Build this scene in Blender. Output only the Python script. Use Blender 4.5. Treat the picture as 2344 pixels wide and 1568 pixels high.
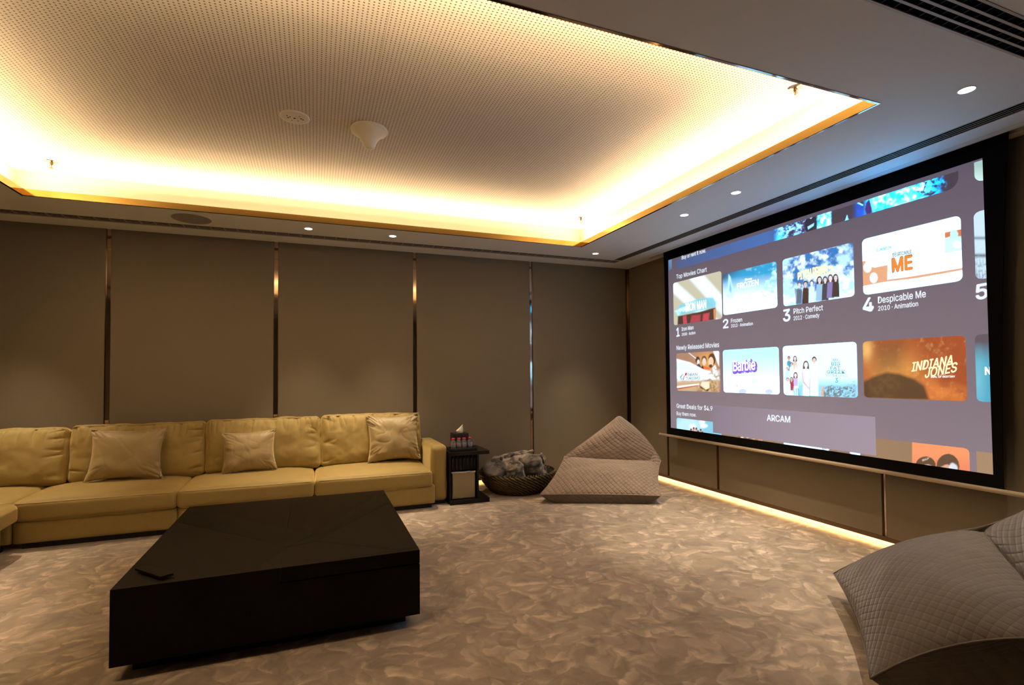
import bpy, bmesh, math, random
import numpy as np
from mathutils import Vector, Matrix, noise

# ------------------------------------------------------------------ scene, camera, world, lights, exposure
for o in list(bpy.data.objects):
    bpy.data.objects.remove(o, do_unlink=True)
SC = bpy.context.scene
COL = SC.collection
SC.view_settings.view_transform = 'Standard'
SC.view_settings.look = 'None'
SC.view_settings.gamma = 1.0
SC.view_settings.use_curve_mapping = False
SC.view_settings.exposure = 0.12
SC.cycles.max_bounces = 6
SC.cycles.diffuse_bounces = 4
SC.cycles.glossy_bounces = 4
SC.cycles.transmission_bounces = 6
SC.cycles.transparent_max_bounces = 6
SC.cycles.caustics_reflective = False
SC.cycles.caustics_refractive = False
SC.cycles.sample_clamp_indirect = 6.0
SC.cycles.use_denoising = True
SC.cycles.denoising_use_gpu = False
SC.cycles.use_adaptive_sampling = True
SC.cycles.adaptive_threshold = 0.03

FPX, CX, CY = 1174.337, 1172.0, 823.288
YAW, PIT, ROL = 0.368096, 0.0281048, -0.00795974
CAM = Vector((0, 0, 1.35))
_F = Vector((math.sin(YAW) * math.cos(PIT), math.cos(YAW) * math.cos(PIT), math.sin(PIT)))
_R0 = Vector((math.cos(YAW), -math.sin(YAW), 0))
_U0 = _R0.cross(_F)
_R = _R0 * math.cos(ROL) + _U0 * math.sin(ROL)
_U = _U0 * math.cos(ROL) - _R0 * math.sin(ROL)
cd = bpy.data.cameras.new('camera')
cam = bpy.data.objects.new('camera', cd)
COL.objects.link(cam)
M = Matrix.Identity(4)
for i in range(3):
    M[i][0], M[i][1], M[i][2], M[i][3] = _R[i], _U[i], -_F[i], CAM[i]
cam.matrix_world = M
cd.sensor_width = 36.0
cd.lens = 36.0 * FPX / 2344
cd.shift_y = (CY - 784) / 2344
cd.clip_start = 0.05
SC.camera = cam

def at(x, y, ax, val):
    """point of the plane (axis ax = val) that shows at photo pixel x, y; used to measure real positions"""
    d = _F + _R * ((x - CX) / FPX) - _U * ((y - CY) / FPX)
    return CAM + d * ((val - CAM[ax]) / d[ax])

w = bpy.data.worlds.new('world')
SC.world = w
w.use_nodes = True
w.node_tree.nodes['Background'].inputs[0].default_value = (0.02, 0.016, 0.012, 1)
w.node_tree.nodes['Background'].inputs[1].default_value = 0.0

# room (metres): right wall X=4.075, back wall Y=6.05, ceiling 2.8, tray ceiling 3.06
XR, YB, XL, YF, ZC, ZU = 4.075, 6.05, -3.5, -1.6, 2.80, 3.06
RX0, RX1, RY0, RY1 = -2.162, 2.845, 1.842, 5.15           # tray opening
CX0, CX1, CY0, CY1 = -2.30, 2.955, 1.66, 5.385              # cove back walls
COVE_W, COVE_C = 65.0, (1.0, 0.68, 0.345)
SPOT_W, SPOT_C = 185.0, (1.0, 0.79, 0.54)
BASE_W, BASE_C = 3.4, (1.0, 0.55, 0.17)

def area(name, loc, sx, sy, rot, power, color, spread=math.pi):
    l = bpy.data.lights.new(name, 'AREA')
    l.shape = 'RECTANGLE'
    l.size, l.size_y = sx, sy
    l.energy = power
    l.color = color
    l.spread = spread
    o = bpy.data.objects.new(name, l)
    o.location = loc
    o.rotation_euler = rot
    COL.objects.link(o)
    return o
LEDZ = 2.842
PI = math.pi
lx, ly = RX1 - RX0, RY1 - RY0
area('cove_light', ((RX0 + RX1) / 2, RY1 + .05, LEDZ), lx, .012, (PI + .66, 0, 0), COVE_W * lx / 5, COVE_C)
area('cove_light', ((RX0 + RX1) / 2, RY0 - .05, LEDZ), lx, .012, (PI - .66, 0, 0), COVE_W * lx / 5, COVE_C)
area('cove_light', (RX1 + .045, (RY0 + RY1) / 2, LEDZ), .012, ly, (0, PI - .66, 0), COVE_W * ly / 5, COVE_C)
area('cove_light', (RX0 - .05, (RY0 + RY1) / 2, LEDZ), .012, ly, (0, PI + .66, 0), COVE_W * ly / 5 * 1.25, COVE_C)
area('base_light', (XR + .03, (YF + YB) / 2, .044), .012, YB - YF - .2, (0, -.25, 0), BASE_W * (YB - YF), BASE_C)
area('base_light', ((XL + XR) / 2, YB + .03, .044), XR - XL - .2, .012, (.25, 0, 0), BASE_W * (XR - XL) * .5, BASE_C)
SPOTS = [(-.057, 5.4), (.76, 5.4), (3.17, 5.385), (3.17, 3.79), (3.17, 3.17), (3.14, 1.586),
         (-2.49, 5.4), (-2.49, 1.586), (-2.49, 3.79), (-2.49, 3.17)]  # after the sofa corner: unseen mirrored row, added to light the left side
for sx, sy in SPOTS:
    l = bpy.data.lights.new('downlight_beam', 'SPOT')
    l.energy = SPOT_W
    l.color = SPOT_C
    l.spot_size = math.radians(58)
    l.spot_blend = 1.0
    l.shadow_soft_size = 0.03
    o = bpy.data.objects.new('downlight_beam', l)
    o.location = (sx, sy, ZC - .015)
    COL.objects.link(o)

# ------------------------------------------------------------------ materials
def srgb(r, g, b):
    f = lambda c: (c / 255 / 12.92) if c / 255 <= .04045 else ((c / 255 + .055) / 1.055) ** 2.4
    return (f(r), f(g), f(b))

MATS = {}
def mat(name, col, rough=.6, metal=0., noise_amt=0., noise_scale=20., bump=0., bump_scale=200., bump_dist=.002,
        sheen=0., coat=0., emit=None, emit_s=0., trans=0., spec=.5, stretch=(1, 1, 1)):
    m = bpy.data.materials.new(name)
    m.use_nodes = True
    nt = m.node_tree
    p = nt.nodes['Principled BSDF']
    p.inputs['Base Color'].default_value = (*col, 1)
    p.inputs['Roughness'].default_value = rough
    p.inputs['Metallic'].default_value = metal
    p.inputs['Specular IOR Level'].default_value = spec
    if sheen:
        p.inputs['Sheen Weight'].default_value = sheen
        p.inputs['Sheen Roughness'].default_value = .35
        mx_ = max(col)
        p.inputs['Sheen Tint'].default_value = tuple(.15 + .85 * c / mx_ for c in col) + (1,)
        p.inputs['Sheen Roughness'].default_value = .45
    if coat:
        p.inputs['Coat Weight'].default_value = coat
    if trans:
        p.inputs['Transmission Weight'].default_value = trans
    if emit:
        p.inputs['Emission Color'].default_value = (*emit, 1)
        p.inputs['Emission Strength'].default_value = emit_s
    tc = nt.nodes.new('ShaderNodeTexCoord')
    mp = nt.nodes.new('ShaderNodeMapping')
    mp.inputs['Scale'].default_value = stretch
    nt.links.new(tc.outputs['Object'], mp.inputs['Vector'])
    if noise_amt:
        n = nt.nodes.new('ShaderNodeTexNoise')
        n.inputs['Scale'].default_value = noise_scale
        n.inputs['Detail'].default_value = 4
        nt.links.new(mp.outputs[0], n.inputs['Vector'])
        src = n.outputs[0]
        if noise_amt > .7:
            mr = nt.nodes.new('ShaderNodeMapRange'); mr.inputs[1].default_value = .40; mr.inputs[2].default_value = .62
            nt.links.new(src, mr.inputs[0]); src = mr.outputs[0]
        mx = nt.nodes.new('ShaderNodeMix')
        mx.data_type = 'RGBA'
        lo = tuple(c * (1 - noise_amt) for c in col)
        hi = tuple(min(1, c * (1 + noise_amt)) for c in col)
        mx.inputs[6].default_value = (*lo, 1)
        mx.inputs[7].default_value = (*hi, 1)
        nt.links.new(src, mx.inputs[0])
        nt.links.new(mx.outputs[2], p.inputs['Base Color'])
    if bump:
        n = nt.nodes.new('ShaderNodeTexNoise')
        n.inputs['Scale'].default_value = bump_scale
        n.inputs['Detail'].default_value = 3
        nt.links.new(mp.outputs[0], n.inputs['Vector'])
        b = nt.nodes.new('ShaderNodeBump')
        b.inputs['Strength'].default_value = bump
        b.inputs['Distance'].default_value = bump_dist
        nt.links.new(n.outputs[0], b.inputs['Height'])
        nt.links.new(b.outputs[0], p.inputs['Normal'])
    MATS[name] = m
    return m

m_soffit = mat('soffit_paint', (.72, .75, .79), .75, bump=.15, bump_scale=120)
m_covewall = mat('cove_paint', (.78, .72, .60), .8, bump=.1)
m_wall = mat('wall_fabric', (.190, .161, .112), .85, noise_amt=.12, noise_scale=350, bump=.35, bump_scale=500, sheen=.1)
m_wallb = mat('wall_backing', (.03, .025, .02), .8)
m_bronze = mat('bronze_mirror', (.50, .39, .31), .06, metal=1., bump=.02, bump_scale=3)
m_gold = mat('gold_mirror', (.46, .29, .085), .10, metal=1., bump=.02, bump_scale=4)
m_lip = mat('dark_mirror', (.30, .27, .25), .05, metal=1., bump=.01, bump_scale=3)
m_base = mat('brown_trim', (.10, .062, .035), .4, noise_amt=.2, noise_scale=30)
m_black = mat('black_matte', (.005, .005, .005), .6, bump=.1)
m_duct = mat('duct_black', (.0012, .0012, .0012), .95, bump=.1, spec=.05)
m_ctrl = mat('pattern_controller_paint', (.03, .028, .026), .7, bump=.1, spec=.2)
m_blackcloth = mat('black_masking', (.004, .004, .005), .9, bump=.1, spec=.1)
m_grille = mat('grille_paint', (.42, .38, .34), .5, bump=.05)
m_grey = mat('speaker_mesh', (.27, .25, .24), .8, bump=.5, bump_scale=800)
m_white = mat('white_plastic', (.88, .86, .83), .4, bump=.03)
m_chrome = mat('chrome', (.7, .68, .66), .12, metal=1., bump=.01)
m_brass = mat('dark_brass', (.15, .10, .06), .3, metal=1., bump=.02)
m_lamp = mat('lamp_glow', (1, .95, .85), .5, emit=(1, .90, .72), emit_s=14, bump=.01)
m_barw = mat('bar_paint', (.62, .50, .37), .5, noise_amt=.08, noise_scale=6, stretch=(8, .3, 8), bump=.05)
m_sofa = mat('sofa_velvet', (.295, .212, .064), .7, noise_amt=.10, noise_scale=60, bump=.35, bump_scale=320, bump_dist=.0015, sheen=.8)
m_pillow = mat('pillow_velvet', (.30, .225, .105), .5, noise_amt=.12, noise_scale=12, bump=.3, bump_scale=320, bump_dist=.0015, sheen=1.0)
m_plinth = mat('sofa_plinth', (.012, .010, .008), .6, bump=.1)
m_wood = mat('dark_wood', (.0066, .0043, .0033), .55, spec=.12, noise_amt=.35, noise_scale=14, stretch=(1, 22, 22), bump=.1, bump_scale=60)
m_wood2 = mat('dark_wood_cross', (.0060, .0042, .0034), .5, spec=.12, noise_amt=.35, noise_scale=14, stretch=(22, 1, 22), bump=.1, bump_scale=60)
m_inlay = mat('smoked_inlay', (.0022, .0028, .0020), .5, spec=.12, noise_amt=.2, bump=.02)
m_groove = mat('groove_black', (.003, .003, .003), .8, bump=.05)
m_table = mat('side_table_wood', (.0055, .0045, .004), .35, spec=.3, noise_amt=.3, noise_scale=20, stretch=(1, 12, 12), bump=.05)
m_bin = mat('bin_leather', (.27, .215, .125), .6, noise_amt=.08, noise_scale=80, bump=.2, bump_scale=300)
m_liner = mat('bin_liner', (.55, .53, .52), .5, bump=.4, bump_scale=30, bump_dist=.01)
m_tissue = mat('tissue_paper', (.85, .78, .66), .8, bump=.3, bump_scale=40, bump_dist=.004)
m_red = mat('red_cap', (.55, .012, .03), .4, bump=.05)
m_water = mat('clear_plastic', (.75, .78, .82), .08, trans=.85, bump=.2, bump_scale=60)
m_label = mat('bottle_label', (.22, .19, .24), .5, noise_amt=.5, noise_scale=90)
m_weave = mat('bronze_weave', (.095, .070, .028), .42, metal=.3, noise_amt=.4, noise_scale=30, bump=.2)
m_fur = mat('fur_throw', (.31, .27, .23), .9, noise_amt=.85, noise_scale=11, bump=.7, bump_scale=140, bump_dist=.012, sheen=.5)
m_fur2 = mat('dark_fur_throw', (.15, .135, .125), .9, noise_amt=.8, noise_scale=7, bump=.7, bump_scale=140, bump_dist=.012, sheen=.5)
m_cream = mat('cream_leather', (.72, .56, .30), .5, noise_amt=.05, bump=.2, bump_scale=200)
m_bagdark = mat('beanbag_base_fabric', (.055, .045, .036), .85, bump=.3)

def carpet_material():
    m = bpy.data.materials.new('carpet_brushstroke')
    m.use_nodes = True
    nt = m.node_tree
    N, L = nt.nodes.new, nt.links.new
    p = nt.nodes['Principled BSDF']
    p.inputs['Roughness'].default_value = .95
    p.inputs['Sheen Weight'].default_value = .3
    tc = N('ShaderNodeTexCoord')
    warp = N('ShaderNodeTexNoise'); warp.inputs['Scale'].default_value = 2.3; warp.inputs['Detail'].default_value = 3
    L(tc.outputs['Object'], warp.inputs['Vector'])
    def vmath(op, a, b):
        n = N('ShaderNodeVectorMath'); n.operation = op
        for i, s in enumerate((a, b)):
            if isinstance(s, tuple): n.inputs[i].default_value = s
            else: L(s, n.inputs[i])
        return n.outputs[0]
    def m1(op, a, b=None, clamp=False):
        n = N('ShaderNodeMath'); n.operation = op; n.use_clamp = clamp
        for i, s in enumerate((a, b)):
            if s is None: continue
            if isinstance(s, (int, float)): n.inputs[i].default_value = s
            else: L(s, n.inputs[i])
        return n.outputs[0]
    off = vmath('MULTIPLY', vmath('SUBTRACT', warp.outputs['Color'], (.5, .5, .5)), (.42, .42, 0))
    w2 = N('ShaderNodeTexNoise'); w2.inputs['Scale'].default_value = 11; w2.inputs['Detail'].default_value = 4; w2.inputs['Roughness'].default_value = .6
    L(tc.outputs['Object'], w2.inputs['Vector'])
    off2 = vmath('MULTIPLY', vmath('SUBTRACT', w2.outputs['Color'], (.5, .5, .5)), (.075, .075, 0))
    co = vmath('ADD', vmath('ADD', tc.outputs['Object'], off), off2)
    def petals(scale, a, b, seed, sharp=2.1, fade=2.0):
        # every cell holds one brush stroke: a turned ellipse, crisp on one flank and fading on the other
        mp = N('ShaderNodeMapping'); mp.inputs['Scale'].default_value = (scale, scale, 1)
        mp.inputs['Location'].default_value = (seed, seed * .7, 0); mp.inputs['Rotation'].default_value = (0, 0, seed * 1.7)
        L(co, mp.inputs['Vector'])
        v = N('ShaderNodeTexVoronoi'); v.inputs['Scale'].default_value = 1; v.voronoi_dimensions = '2D'
        L(mp.outputs[0], v.inputs['Vector'])
        d = vmath('SUBTRACT', mp.outputs[0], v.outputs['Position'])
        rgb = N('ShaderNodeSeparateColor'); L(v.outputs['Color'], rgb.inputs[0])
        xyz = N('ShaderNodeSeparateXYZ'); L(d, xyz.inputs[0])
        ang = m1('MULTIPLY', rgb.outputs[0], 3.6)
        c_, s_ = m1('COSINE', ang), m1('SINE', ang)
        x = m1('ADD', m1('MULTIPLY', xyz.outputs[0], c_), m1('MULTIPLY', xyz.outputs[1], s_))
        y = m1('SUBTRACT', m1('MULTIPLY', xyz.outputs[1], c_), m1('MULTIPLY', xyz.outputs[0], s_))
        xa, yb = m1('DIVIDE', x, a), m1('DIVIDE', y, b)
        e = m1('SUBTRACT', m1('SUBTRACT', 1.0, m1('MULTIPLY', xa, xa)), m1('MULTIPLY', yb, yb))
        e = m1('MULTIPLY', e, sharp, True)
        f = m1('ADD', m1('MULTIPLY', y, fade), .62, True)
        st = m1('SUBTRACT', m1('MULTIPLY', rgb.outputs[1], 1.5), .25, True)
        return m1('MULTIPLY', m1('MULTIPLY', e, f), st)
    a = petals(6.0, .62, .27, 0.0)
    b = petals(9.5, .62, .28, 7.3)
    b2 = petals(14.0, .60, .26, 5.9)
    c = petals(5.0, .62, .33, 3.1, 2.0)
    c2 = petals(10.5, .6, .3, 9.4, 3.0)
    big = N('ShaderNodeTexNoise'); big.inputs['Scale'].default_value = .9; big.inputs['Detail'].default_value = 3
    L(tc.outputs['Object'], big.inputs['Vector'])
    mid = N('ShaderNodeTexNoise'); mid.inputs['Scale'].default_value = 4.5; mid.inputs['Detail'].default_value = 6; mid.inputs['Roughness'].default_value = .62
    L(co, mid.inputs['Vector'])
    t = m1('ADD', m1('MULTIPLY', a, .52), m1('ADD', m1('MULTIPLY', b, .42), m1('MULTIPLY', b2, .24)))
    t = m1('SUBTRACT', t, m1('ADD', m1('MULTIPLY', c, .26), m1('MULTIPLY', c2, .20)))
    t = m1('ADD', t, m1('MULTIPLY', m1('SUBTRACT', mid.outputs[0], .5), .95))
    t = m1('ADD', m1('ADD', t, m1('MULTIPLY', m1('SUBTRACT', big.outputs[0], .5), .55)), .33, True)
    ramp = N('ShaderNodeValToRGB')
    e = ramp.color_ramp.elements
    e[0].position, e[0].color = 0.0, (.225, .182, .145, 1)
    e[1].position, e[1].color = 1.0, (.72, .59, .455, 1)
    e2 = e.new(.36); e2.color = (.345, .280, .220, 1)
    e3 = e.new(.62); e3.color = (.475, .388, .305, 1)
    L(t, ramp.inputs[0])
    L(ramp.outputs[0], p.inputs['Base Color'])
    fine = N('ShaderNodeTexNoise'); fine.inputs['Scale'].default_value = 260; fine.inputs['Detail'].default_value = 2
    L(tc.outputs['Object'], fine.inputs['Vector'])
    bp = N('ShaderNodeBump'); bp.inputs['Strength'].default_value = .5; bp.inputs['Distance'].default_value = .004
    L(m1('ADD', fine.outputs[0], m1('MULTIPLY', t, .6)), bp.inputs['Height'])
    L(bp.outputs[0], p.inputs['Normal'])
    return m
m_carpet = carpet_material()

def perforated_material(pitch=.022, rad=.155):
    m = bpy.data.materials.new('perforated_board')
    m.use_nodes = True
    nt = m.node_tree
    N, L = nt.nodes.new, nt.links.new
    p = nt.nodes['Principled BSDF']
    p.inputs['Roughness'].default_value = .85
    tc = N('ShaderNodeTexCoord')
    s = N('ShaderNodeVectorMath'); s.operation = 'MULTIPLY'
    s.inputs[1].default_value = (1 / pitch, 1 / (pitch * .86), 0)
    L(tc.outputs['Object'], s.inputs[0])
    f = N('ShaderNodeVectorMath'); f.operation = 'FRACTION'; L(s.outputs[0], f.inputs[0])
    d = N('ShaderNodeVectorMath'); d.operation = 'DISTANCE'; d.inputs[1].default_value = (.5, .5, 0)
    L(f.outputs[0], d.inputs[0])
    r = N('ShaderNodeMapRange'); r.inputs[1].default_value = rad; r.inputs[2].default_value = rad + .09
    L(d.outputs['Value'], r.inputs[0])
    mx = N('ShaderNodeMix'); mx.data_type = 'RGBA'
    mx.inputs[6].default_value = (.20, .15, .11, 1)
    mx.inputs[7].default_value = (.83, .785, .755, 1)
    L(r.outputs[0], mx.inputs[0]); L(mx.outputs[2], p.inputs['Base Color'])
    b = N('ShaderNodeBump'); b.inputs['Strength'].default_value = .6; b.inputs['Distance'].default_value = .003
    L(r.outputs[0], b.inputs['Height']); L(b.outputs[0], p.inputs['Normal'])
    return m
m_perf = perforated_material()

def quilt_material(name, col, pitch=.034, strength=.7, ratio=1.0):
    m = bpy.data.materials.new(name)
    m.use_nodes = True
    nt = m.node_tree
    N, L = nt.nodes.new, nt.links.new
    p = nt.nodes['Principled BSDF']
    p.inputs['Roughness'].default_value = .8
    p.inputs['Sheen Weight'].default_value = .35
    p.inputs['Sheen Roughness'].default_value = .4
    uv = N('ShaderNodeUVMap')
    sep = N('ShaderNodeSeparateXYZ'); L(uv.outputs[0], sep.inputs[0])
    def m1(op, a, b=None):
        n = N('ShaderNodeMath'); n.operation = op
        for i, s in enumerate((a, b)):
            if s is None: continue
            if isinstance(s, (int, float)): n.inputs[i].default_value = s
            else: L(s, n.inputs[i])
        return n.outputs[0]
    hs = []
    for sg in (1, -1):
        t = m1('ADD', sep.outputs[0], m1('MULTIPLY', sep.outputs[1], sg * ratio))
        t = m1('PINGPONG', m1('DIVIDE', t, pitch * 1.414), .5)      # 0 on a seam line
        t = m1('MINIMUM', m1('MULTIPLY', t, 3.2 if sg > 0 else 4.5), 1.0)
        t = m1('POWER', t, .6)
        hs.append(t)
    h = m1('ADD', m1('MULTIPLY', hs[0], 1.0), m1('MULTIPLY', hs[1], .55))
    fine = N('ShaderNodeTexNoise'); fine.inputs['Scale'].default_value = 400
    tc = N('ShaderNodeTexCoord'); L(tc.outputs['Object'], fine.inputs['Vector'])
    h2 = m1('ADD', h, m1('MULTIPLY', fine.outputs[0], .12))
    b = N('ShaderNodeBump'); b.inputs['Strength'].default_value = strength; b.inputs['Distance'].default_value = .007
    L(h2, b.inputs['Height']); L(b.outputs[0], p.inputs['Normal'])
    n = N('ShaderNodeTexNoise'); n.inputs['Scale'].default_value = 5; n.inputs['Detail'].default_value = 4
    L(tc.outputs['Object'], n.inputs['Vector'])
    mx = N('ShaderNodeMix'); mx.data_type = 'RGBA'
    mx.inputs[6].default_value = (*[c * .82 for c in col], 1); mx.inputs[7].default_value = (*[c * 1.18 for c in col], 1)
    L(n.outputs[0], mx.inputs[0]); L(mx.outputs[2], p.inputs['Base Color'])
    return m
m_quilt = quilt_material('quilted_taupe', (.285, .215, .165), .036, .9)
m_quilt2 = quilt_material('quilted_grey_brown', (.088, .072, .060), .036, .36)
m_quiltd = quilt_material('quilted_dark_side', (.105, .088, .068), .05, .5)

# ------------------------------------------------------------------ mesh helpers
def link(name, me, m, parent=None, smooth=False, loc=None, rot=None):
    o = bpy.data.objects.new(name, me)
    if m is not None and not me.materials:
        me.materials.append(m)
    if smooth:
        me.polygons.foreach_set('use_smooth', [True] * len(me.polygons))
    COL.objects.link(o)
    if parent is not None: o.parent = parent
    if loc is not None: o.location = loc
    if rot is not None: o.rotation_euler = rot
    return o

def obj(name, bm, m, parent=None, smooth=False, loc=None, rot=None):
    me = bpy.data.meshes.new(name)
    bmesh.ops.recalc_face_normals(bm, faces=bm.faces)
    bm.to_mesh(me); bm.free()
    return link(name, me, m, parent, smooth, loc, rot)

def tag(o, label=None, cat=None, group=None, kind=None):
    if label: o['label'] = label
    if cat: o['category'] = cat
    if group: o['group'] = group
    if kind: o['kind'] = kind
    return o

def empty(name, loc, label=None, cat=None, group=None, rz=0, kind=None):
    o = bpy.data.objects.new(name, None)
    o.empty_display_size = .1
    o.location = loc; o.rotation_euler = (0, 0, rz)
    COL.objects.link(o)
    return tag(o, label, cat, group, kind)

def box(bm, x0, x1, y0, y1, z0, z1, bev=0.):
    r = bmesh.ops.create_cube(bm, size=1)
    vs = r['verts']
    for v in vs:
        v.co = Vector((x0 + (v.co.x + .5) * (x1 - x0), y0 + (v.co.y + .5) * (y1 - y0), z0 + (v.co.z + .5) * (z1 - z0)))
    if bev:
        es = list({e for v in vs for e in v.link_edges})
        bmesh.ops.bevel(bm, geom=es, offset=bev, segments=2, affect='EDGES', profile=.5)
    return vs

def boxo(name, b, m, parent=None, bev=0.):
    """a box part whose coordinates are given in its parent's frame"""
    bm = bmesh.new(); box(bm, *b, bev=bev)
    return obj(name, bm, m, parent)

def lathe(prof, n=32, close=True):
    bm = bmesh.new()
    rings = []
    for r, z in prof:
        if r < 1e-5:
            rings.append([bm.verts.new((0, 0, z))])
        else:
            rings.append([bm.verts.new((r * math.cos(2 * PI * k / n), r * math.sin(2 * PI * k / n), z)) for k in range(n)])
    for a, b in zip(rings, rings[1:]):
        for k in range(n):
            k2 = (k + 1) % n
            if len(a) == 1 and len(b) == 1: continue
            if len(a) == 1: bm.faces.new((a[0], b[k], b[k2]))
            elif len(b) == 1: bm.faces.new((a[k], a[k2], b[0]))
            else: bm.faces.new((a[k], a[k2], b[k2], b[k]))
    return bm

def tube(bm, pts, rad, n=8):
    rings = []
    pts = [Vector(p) for p in pts]
    for i, p in enumerate(pts):
        d = (pts[min(i + 1, len(pts) - 1)] - pts[max(i - 1, 0)]).normalized()
        a = d.orthogonal().normalized()
        if abs(d.z) < .9: a = d.cross(Vector((0, 0, 1))).normalized()
        b = d.cross(a)
        r = rad(i / (len(pts) - 1)) if callable(rad) else rad
        rings.append([bm.verts.new(p + a * (r * math.cos(2 * PI * k / n)) + b * (r * math.sin(2 * PI * k / n))) for k in range(n)])
    for a, b in zip(rings, rings[1:]):
        for k in range(n):
            bm.faces.new((a[k], a[(k + 1) % n], b[(k + 1) % n], b[k]))
    for rg in (rings[0], rings[-1]):
        try: bm.faces.new(rg)
        except ValueError: pass

def gridmesh(name, P, uv=None):
    """mesh from an (n, m, 3) array"""
    n, m = P.shape[:2]
    me = bpy.data.meshes.new(name)
    me.vertices.add(n * m)
    me.vertices.foreach_set('co', P.reshape(-1).astype(np.float32))
    i, j = np.meshgrid(np.arange(n - 1), np.arange(m - 1), indexing='ij')
    a = (i * m + j).ravel()
    q = np.stack([a, a + m, a + m + 1, a + 1], 1)
    k = len(q)
    me.loops.add(4 * k); me.loops.foreach_set('vertex_index', q.ravel().astype(np.int32))
    me.polygons.add(k)
    me.polygons.foreach_set('loop_start', (np.arange(k) * 4).astype(np.int32))
    me.update(calc_edges=True)
    if uv is not None:
        l = me.uv_layers.new(name='UVMap')
        l.data.foreach_set('uv', uv.reshape(-1, 2)[q.ravel()].ravel().astype(np.float32))
    me.validate()
    return me

def fbm(p, s, o=3):
    return noise.fractal(Vector(p) * s, 1.0, 2.0, o)

def soft_box(hx, hy, hz, r, crown=(0, 0, 0), n=(28, 20, 10), wr=.0, ws=6., seed=0., pleats=0., sag=0.):
    """an upholstered block centred on the origin: rounded edges, crowned faces, slight creases"""
    bm = bmesh.new()
    def face(ax, sgn, na, nb):
        ia, ib = [k for k in range(3) if k != ax]
        g = []
        for i in range(na + 1):
            row = []
            for j in range(nb + 1):
                p = [0, 0, 0]
                p[ax] = sgn
                ea, eb = 2 * i / na - 1, 2 * j / nb - 1
                p[ia] = math.sin(ea * PI / 2) * .35 + ea * .65
                p[ib] = math.sin(eb * PI / 2) * .35 + eb * .65
                row.append(bm.verts.new(p))
            g.append(row)
        for i in range(na):
            for j in range(nb):
                bm.faces.new((g[i][j], g[i + 1][j], g[i + 1][j + 1], g[i][j + 1]))
    for s in (-1, 1):
        face(0, s, n[1], n[2]); face(1, s, n[0], n[2]); face(2, s, n[0], n[1])
    bmesh.ops.remove_doubles(bm, verts=bm.verts, dist=1e-5)
    h = Vector((hx, hy, hz))
    for v in bm.verts:
        p = v.co.copy()
        q = Vector((p[k] * h[k] for k in range(3)))
        inner = Vector((max(-(h[k] - r), min(h[k] - r, q[k])) for k in range(3)))
        d = q - inner
        if d.length > 1e-6: q = inner + d.normalized() * r
        for k in range(3):
            if crown[k]:
                a, b = [i for i in range(3) if i != k]
                q[k] += p[k] * crown[k] * (1 - p[a] ** 4) * (1 - p[b] ** 4)
        if wr:
            nv = fbm((q.x + seed, q.y, q.z + seed * .3), ws)
            dn = Vector((p[k] ** 5 for k in range(3)))
            if dn.length > 1e-3: q += dn.normalized() * nv * wr
        if pleats:
            top = max(0, (p.z - .30) / .70) ** 1.2 * (1 - max(0, p.z) ** 14)
            side = max(0, (abs(p.x) - .70) / .30) ** 1.3 * (1 - abs(p.x) ** 14)
            bend = noise.noise(Vector((q.x * 2, q.z * 3, seed))) * .05
            r1 = (1 - abs(noise.noise(Vector(((q.x + bend) * 9 + seed, q.z * 2.0, seed))))) ** 7
            r2 = (1 - abs(noise.noise(Vector(((q.x + bend) * 19 + seed * 2, q.z * 4.0, 5))))) ** 6
            r3 = (1 - abs(noise.noise(Vector((q.x * 3 + seed, (q.z + bend) * 12, seed))))) ** 7
            dip = (r1 + r2 * .6) * top + r3 * side
            q.y += dip * pleats * (1 if p.y < 0 else -1)
        if sag: q.z -= sag * (1 - p.x ** 2) * (1 if p.z > 0 else 0)
        v.co = q
    return bm

def throw_pillow(W, H, T, seed=0., wr=.006, pinch=.13, n=64):
    bm = bmesh.new()
    vs = {}
    for s in (1, -1):
        for i in range(n + 1):
            for j in range(n + 1):
                u, v = 2 * i / n - 1, 2 * j / n - 1
                k = (i, j, s)
                if s == -1 and (i in (0, n) or j in (0, n)):
                    vs[k] = vs[(i, j, 1)]; continue
                cu = 1 - pinch * (1 - v * v) * abs(u) ** 2
                cv = 1 - pinch * (1 - u * u) * abs(v) ** 2
                x, z = u * W / 2 * cu, v * H / 2 * cv
                t = T / 2 * max(0, (1 - u ** 4) * (1 - v ** 4)) ** .62 * (1 - .18 * (u * u + v * v))
                edge = max(abs(u), abs(v)) ** 3
                ang = math.atan2(v, u)
                crz = (1 - abs(noise.noise(Vector((u * 2.1 + v * .8 + seed * 2, v * 1.7 - u * .6, seed))))) ** 18 * (1 - max(abs(u), abs(v)) ** 6)
                cr = noise.noise(Vector((math.cos(ang) * 5 + seed, math.sin(ang) * 5, (u * u + v * v) * 1.1)))
                crs = noise.noise(Vector((u * 2.2 + seed * 3, v * 2.2, seed)))
                rg = (1 - abs(noise.noise(Vector((math.cos(ang) * 7 + seed, math.sin(ang) * 7, (u * u + v * v) * .8))))) ** 6
                rg *= max(0, min(abs(u), abs(v)) - .25) * max(abs(u), abs(v)) ** 2 * 2.4
                y = -s * (t - rg * wr * 1.6 - crz * wr * .28 + (cr * edge * 1.0 + crs) * wr * (1 - max(abs(u), abs(v)) ** 8))
                vs[k] = bm.verts.new((x, y, z))
    for s in (1, -1):
        for i in range(n):
            for j in range(n):
                q = [vs[(i, j, s)], vs[(i + 1, j, s)], vs[(i + 1, j + 1, s)], vs[(i, j + 1, s)]]
                bm.faces.new(q)
    rim = [vs[(i, 0, 1)].co.copy() for i in range(n)] + [vs[(n, j, 1)].co.copy() for j in range(n)] + \
          [vs[(n - i, n, 1)].co.copy() for i in range(n)] + [vs[(0, n - j, 1)].co.copy() for j in range(n)]
    return bm, rim

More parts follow.
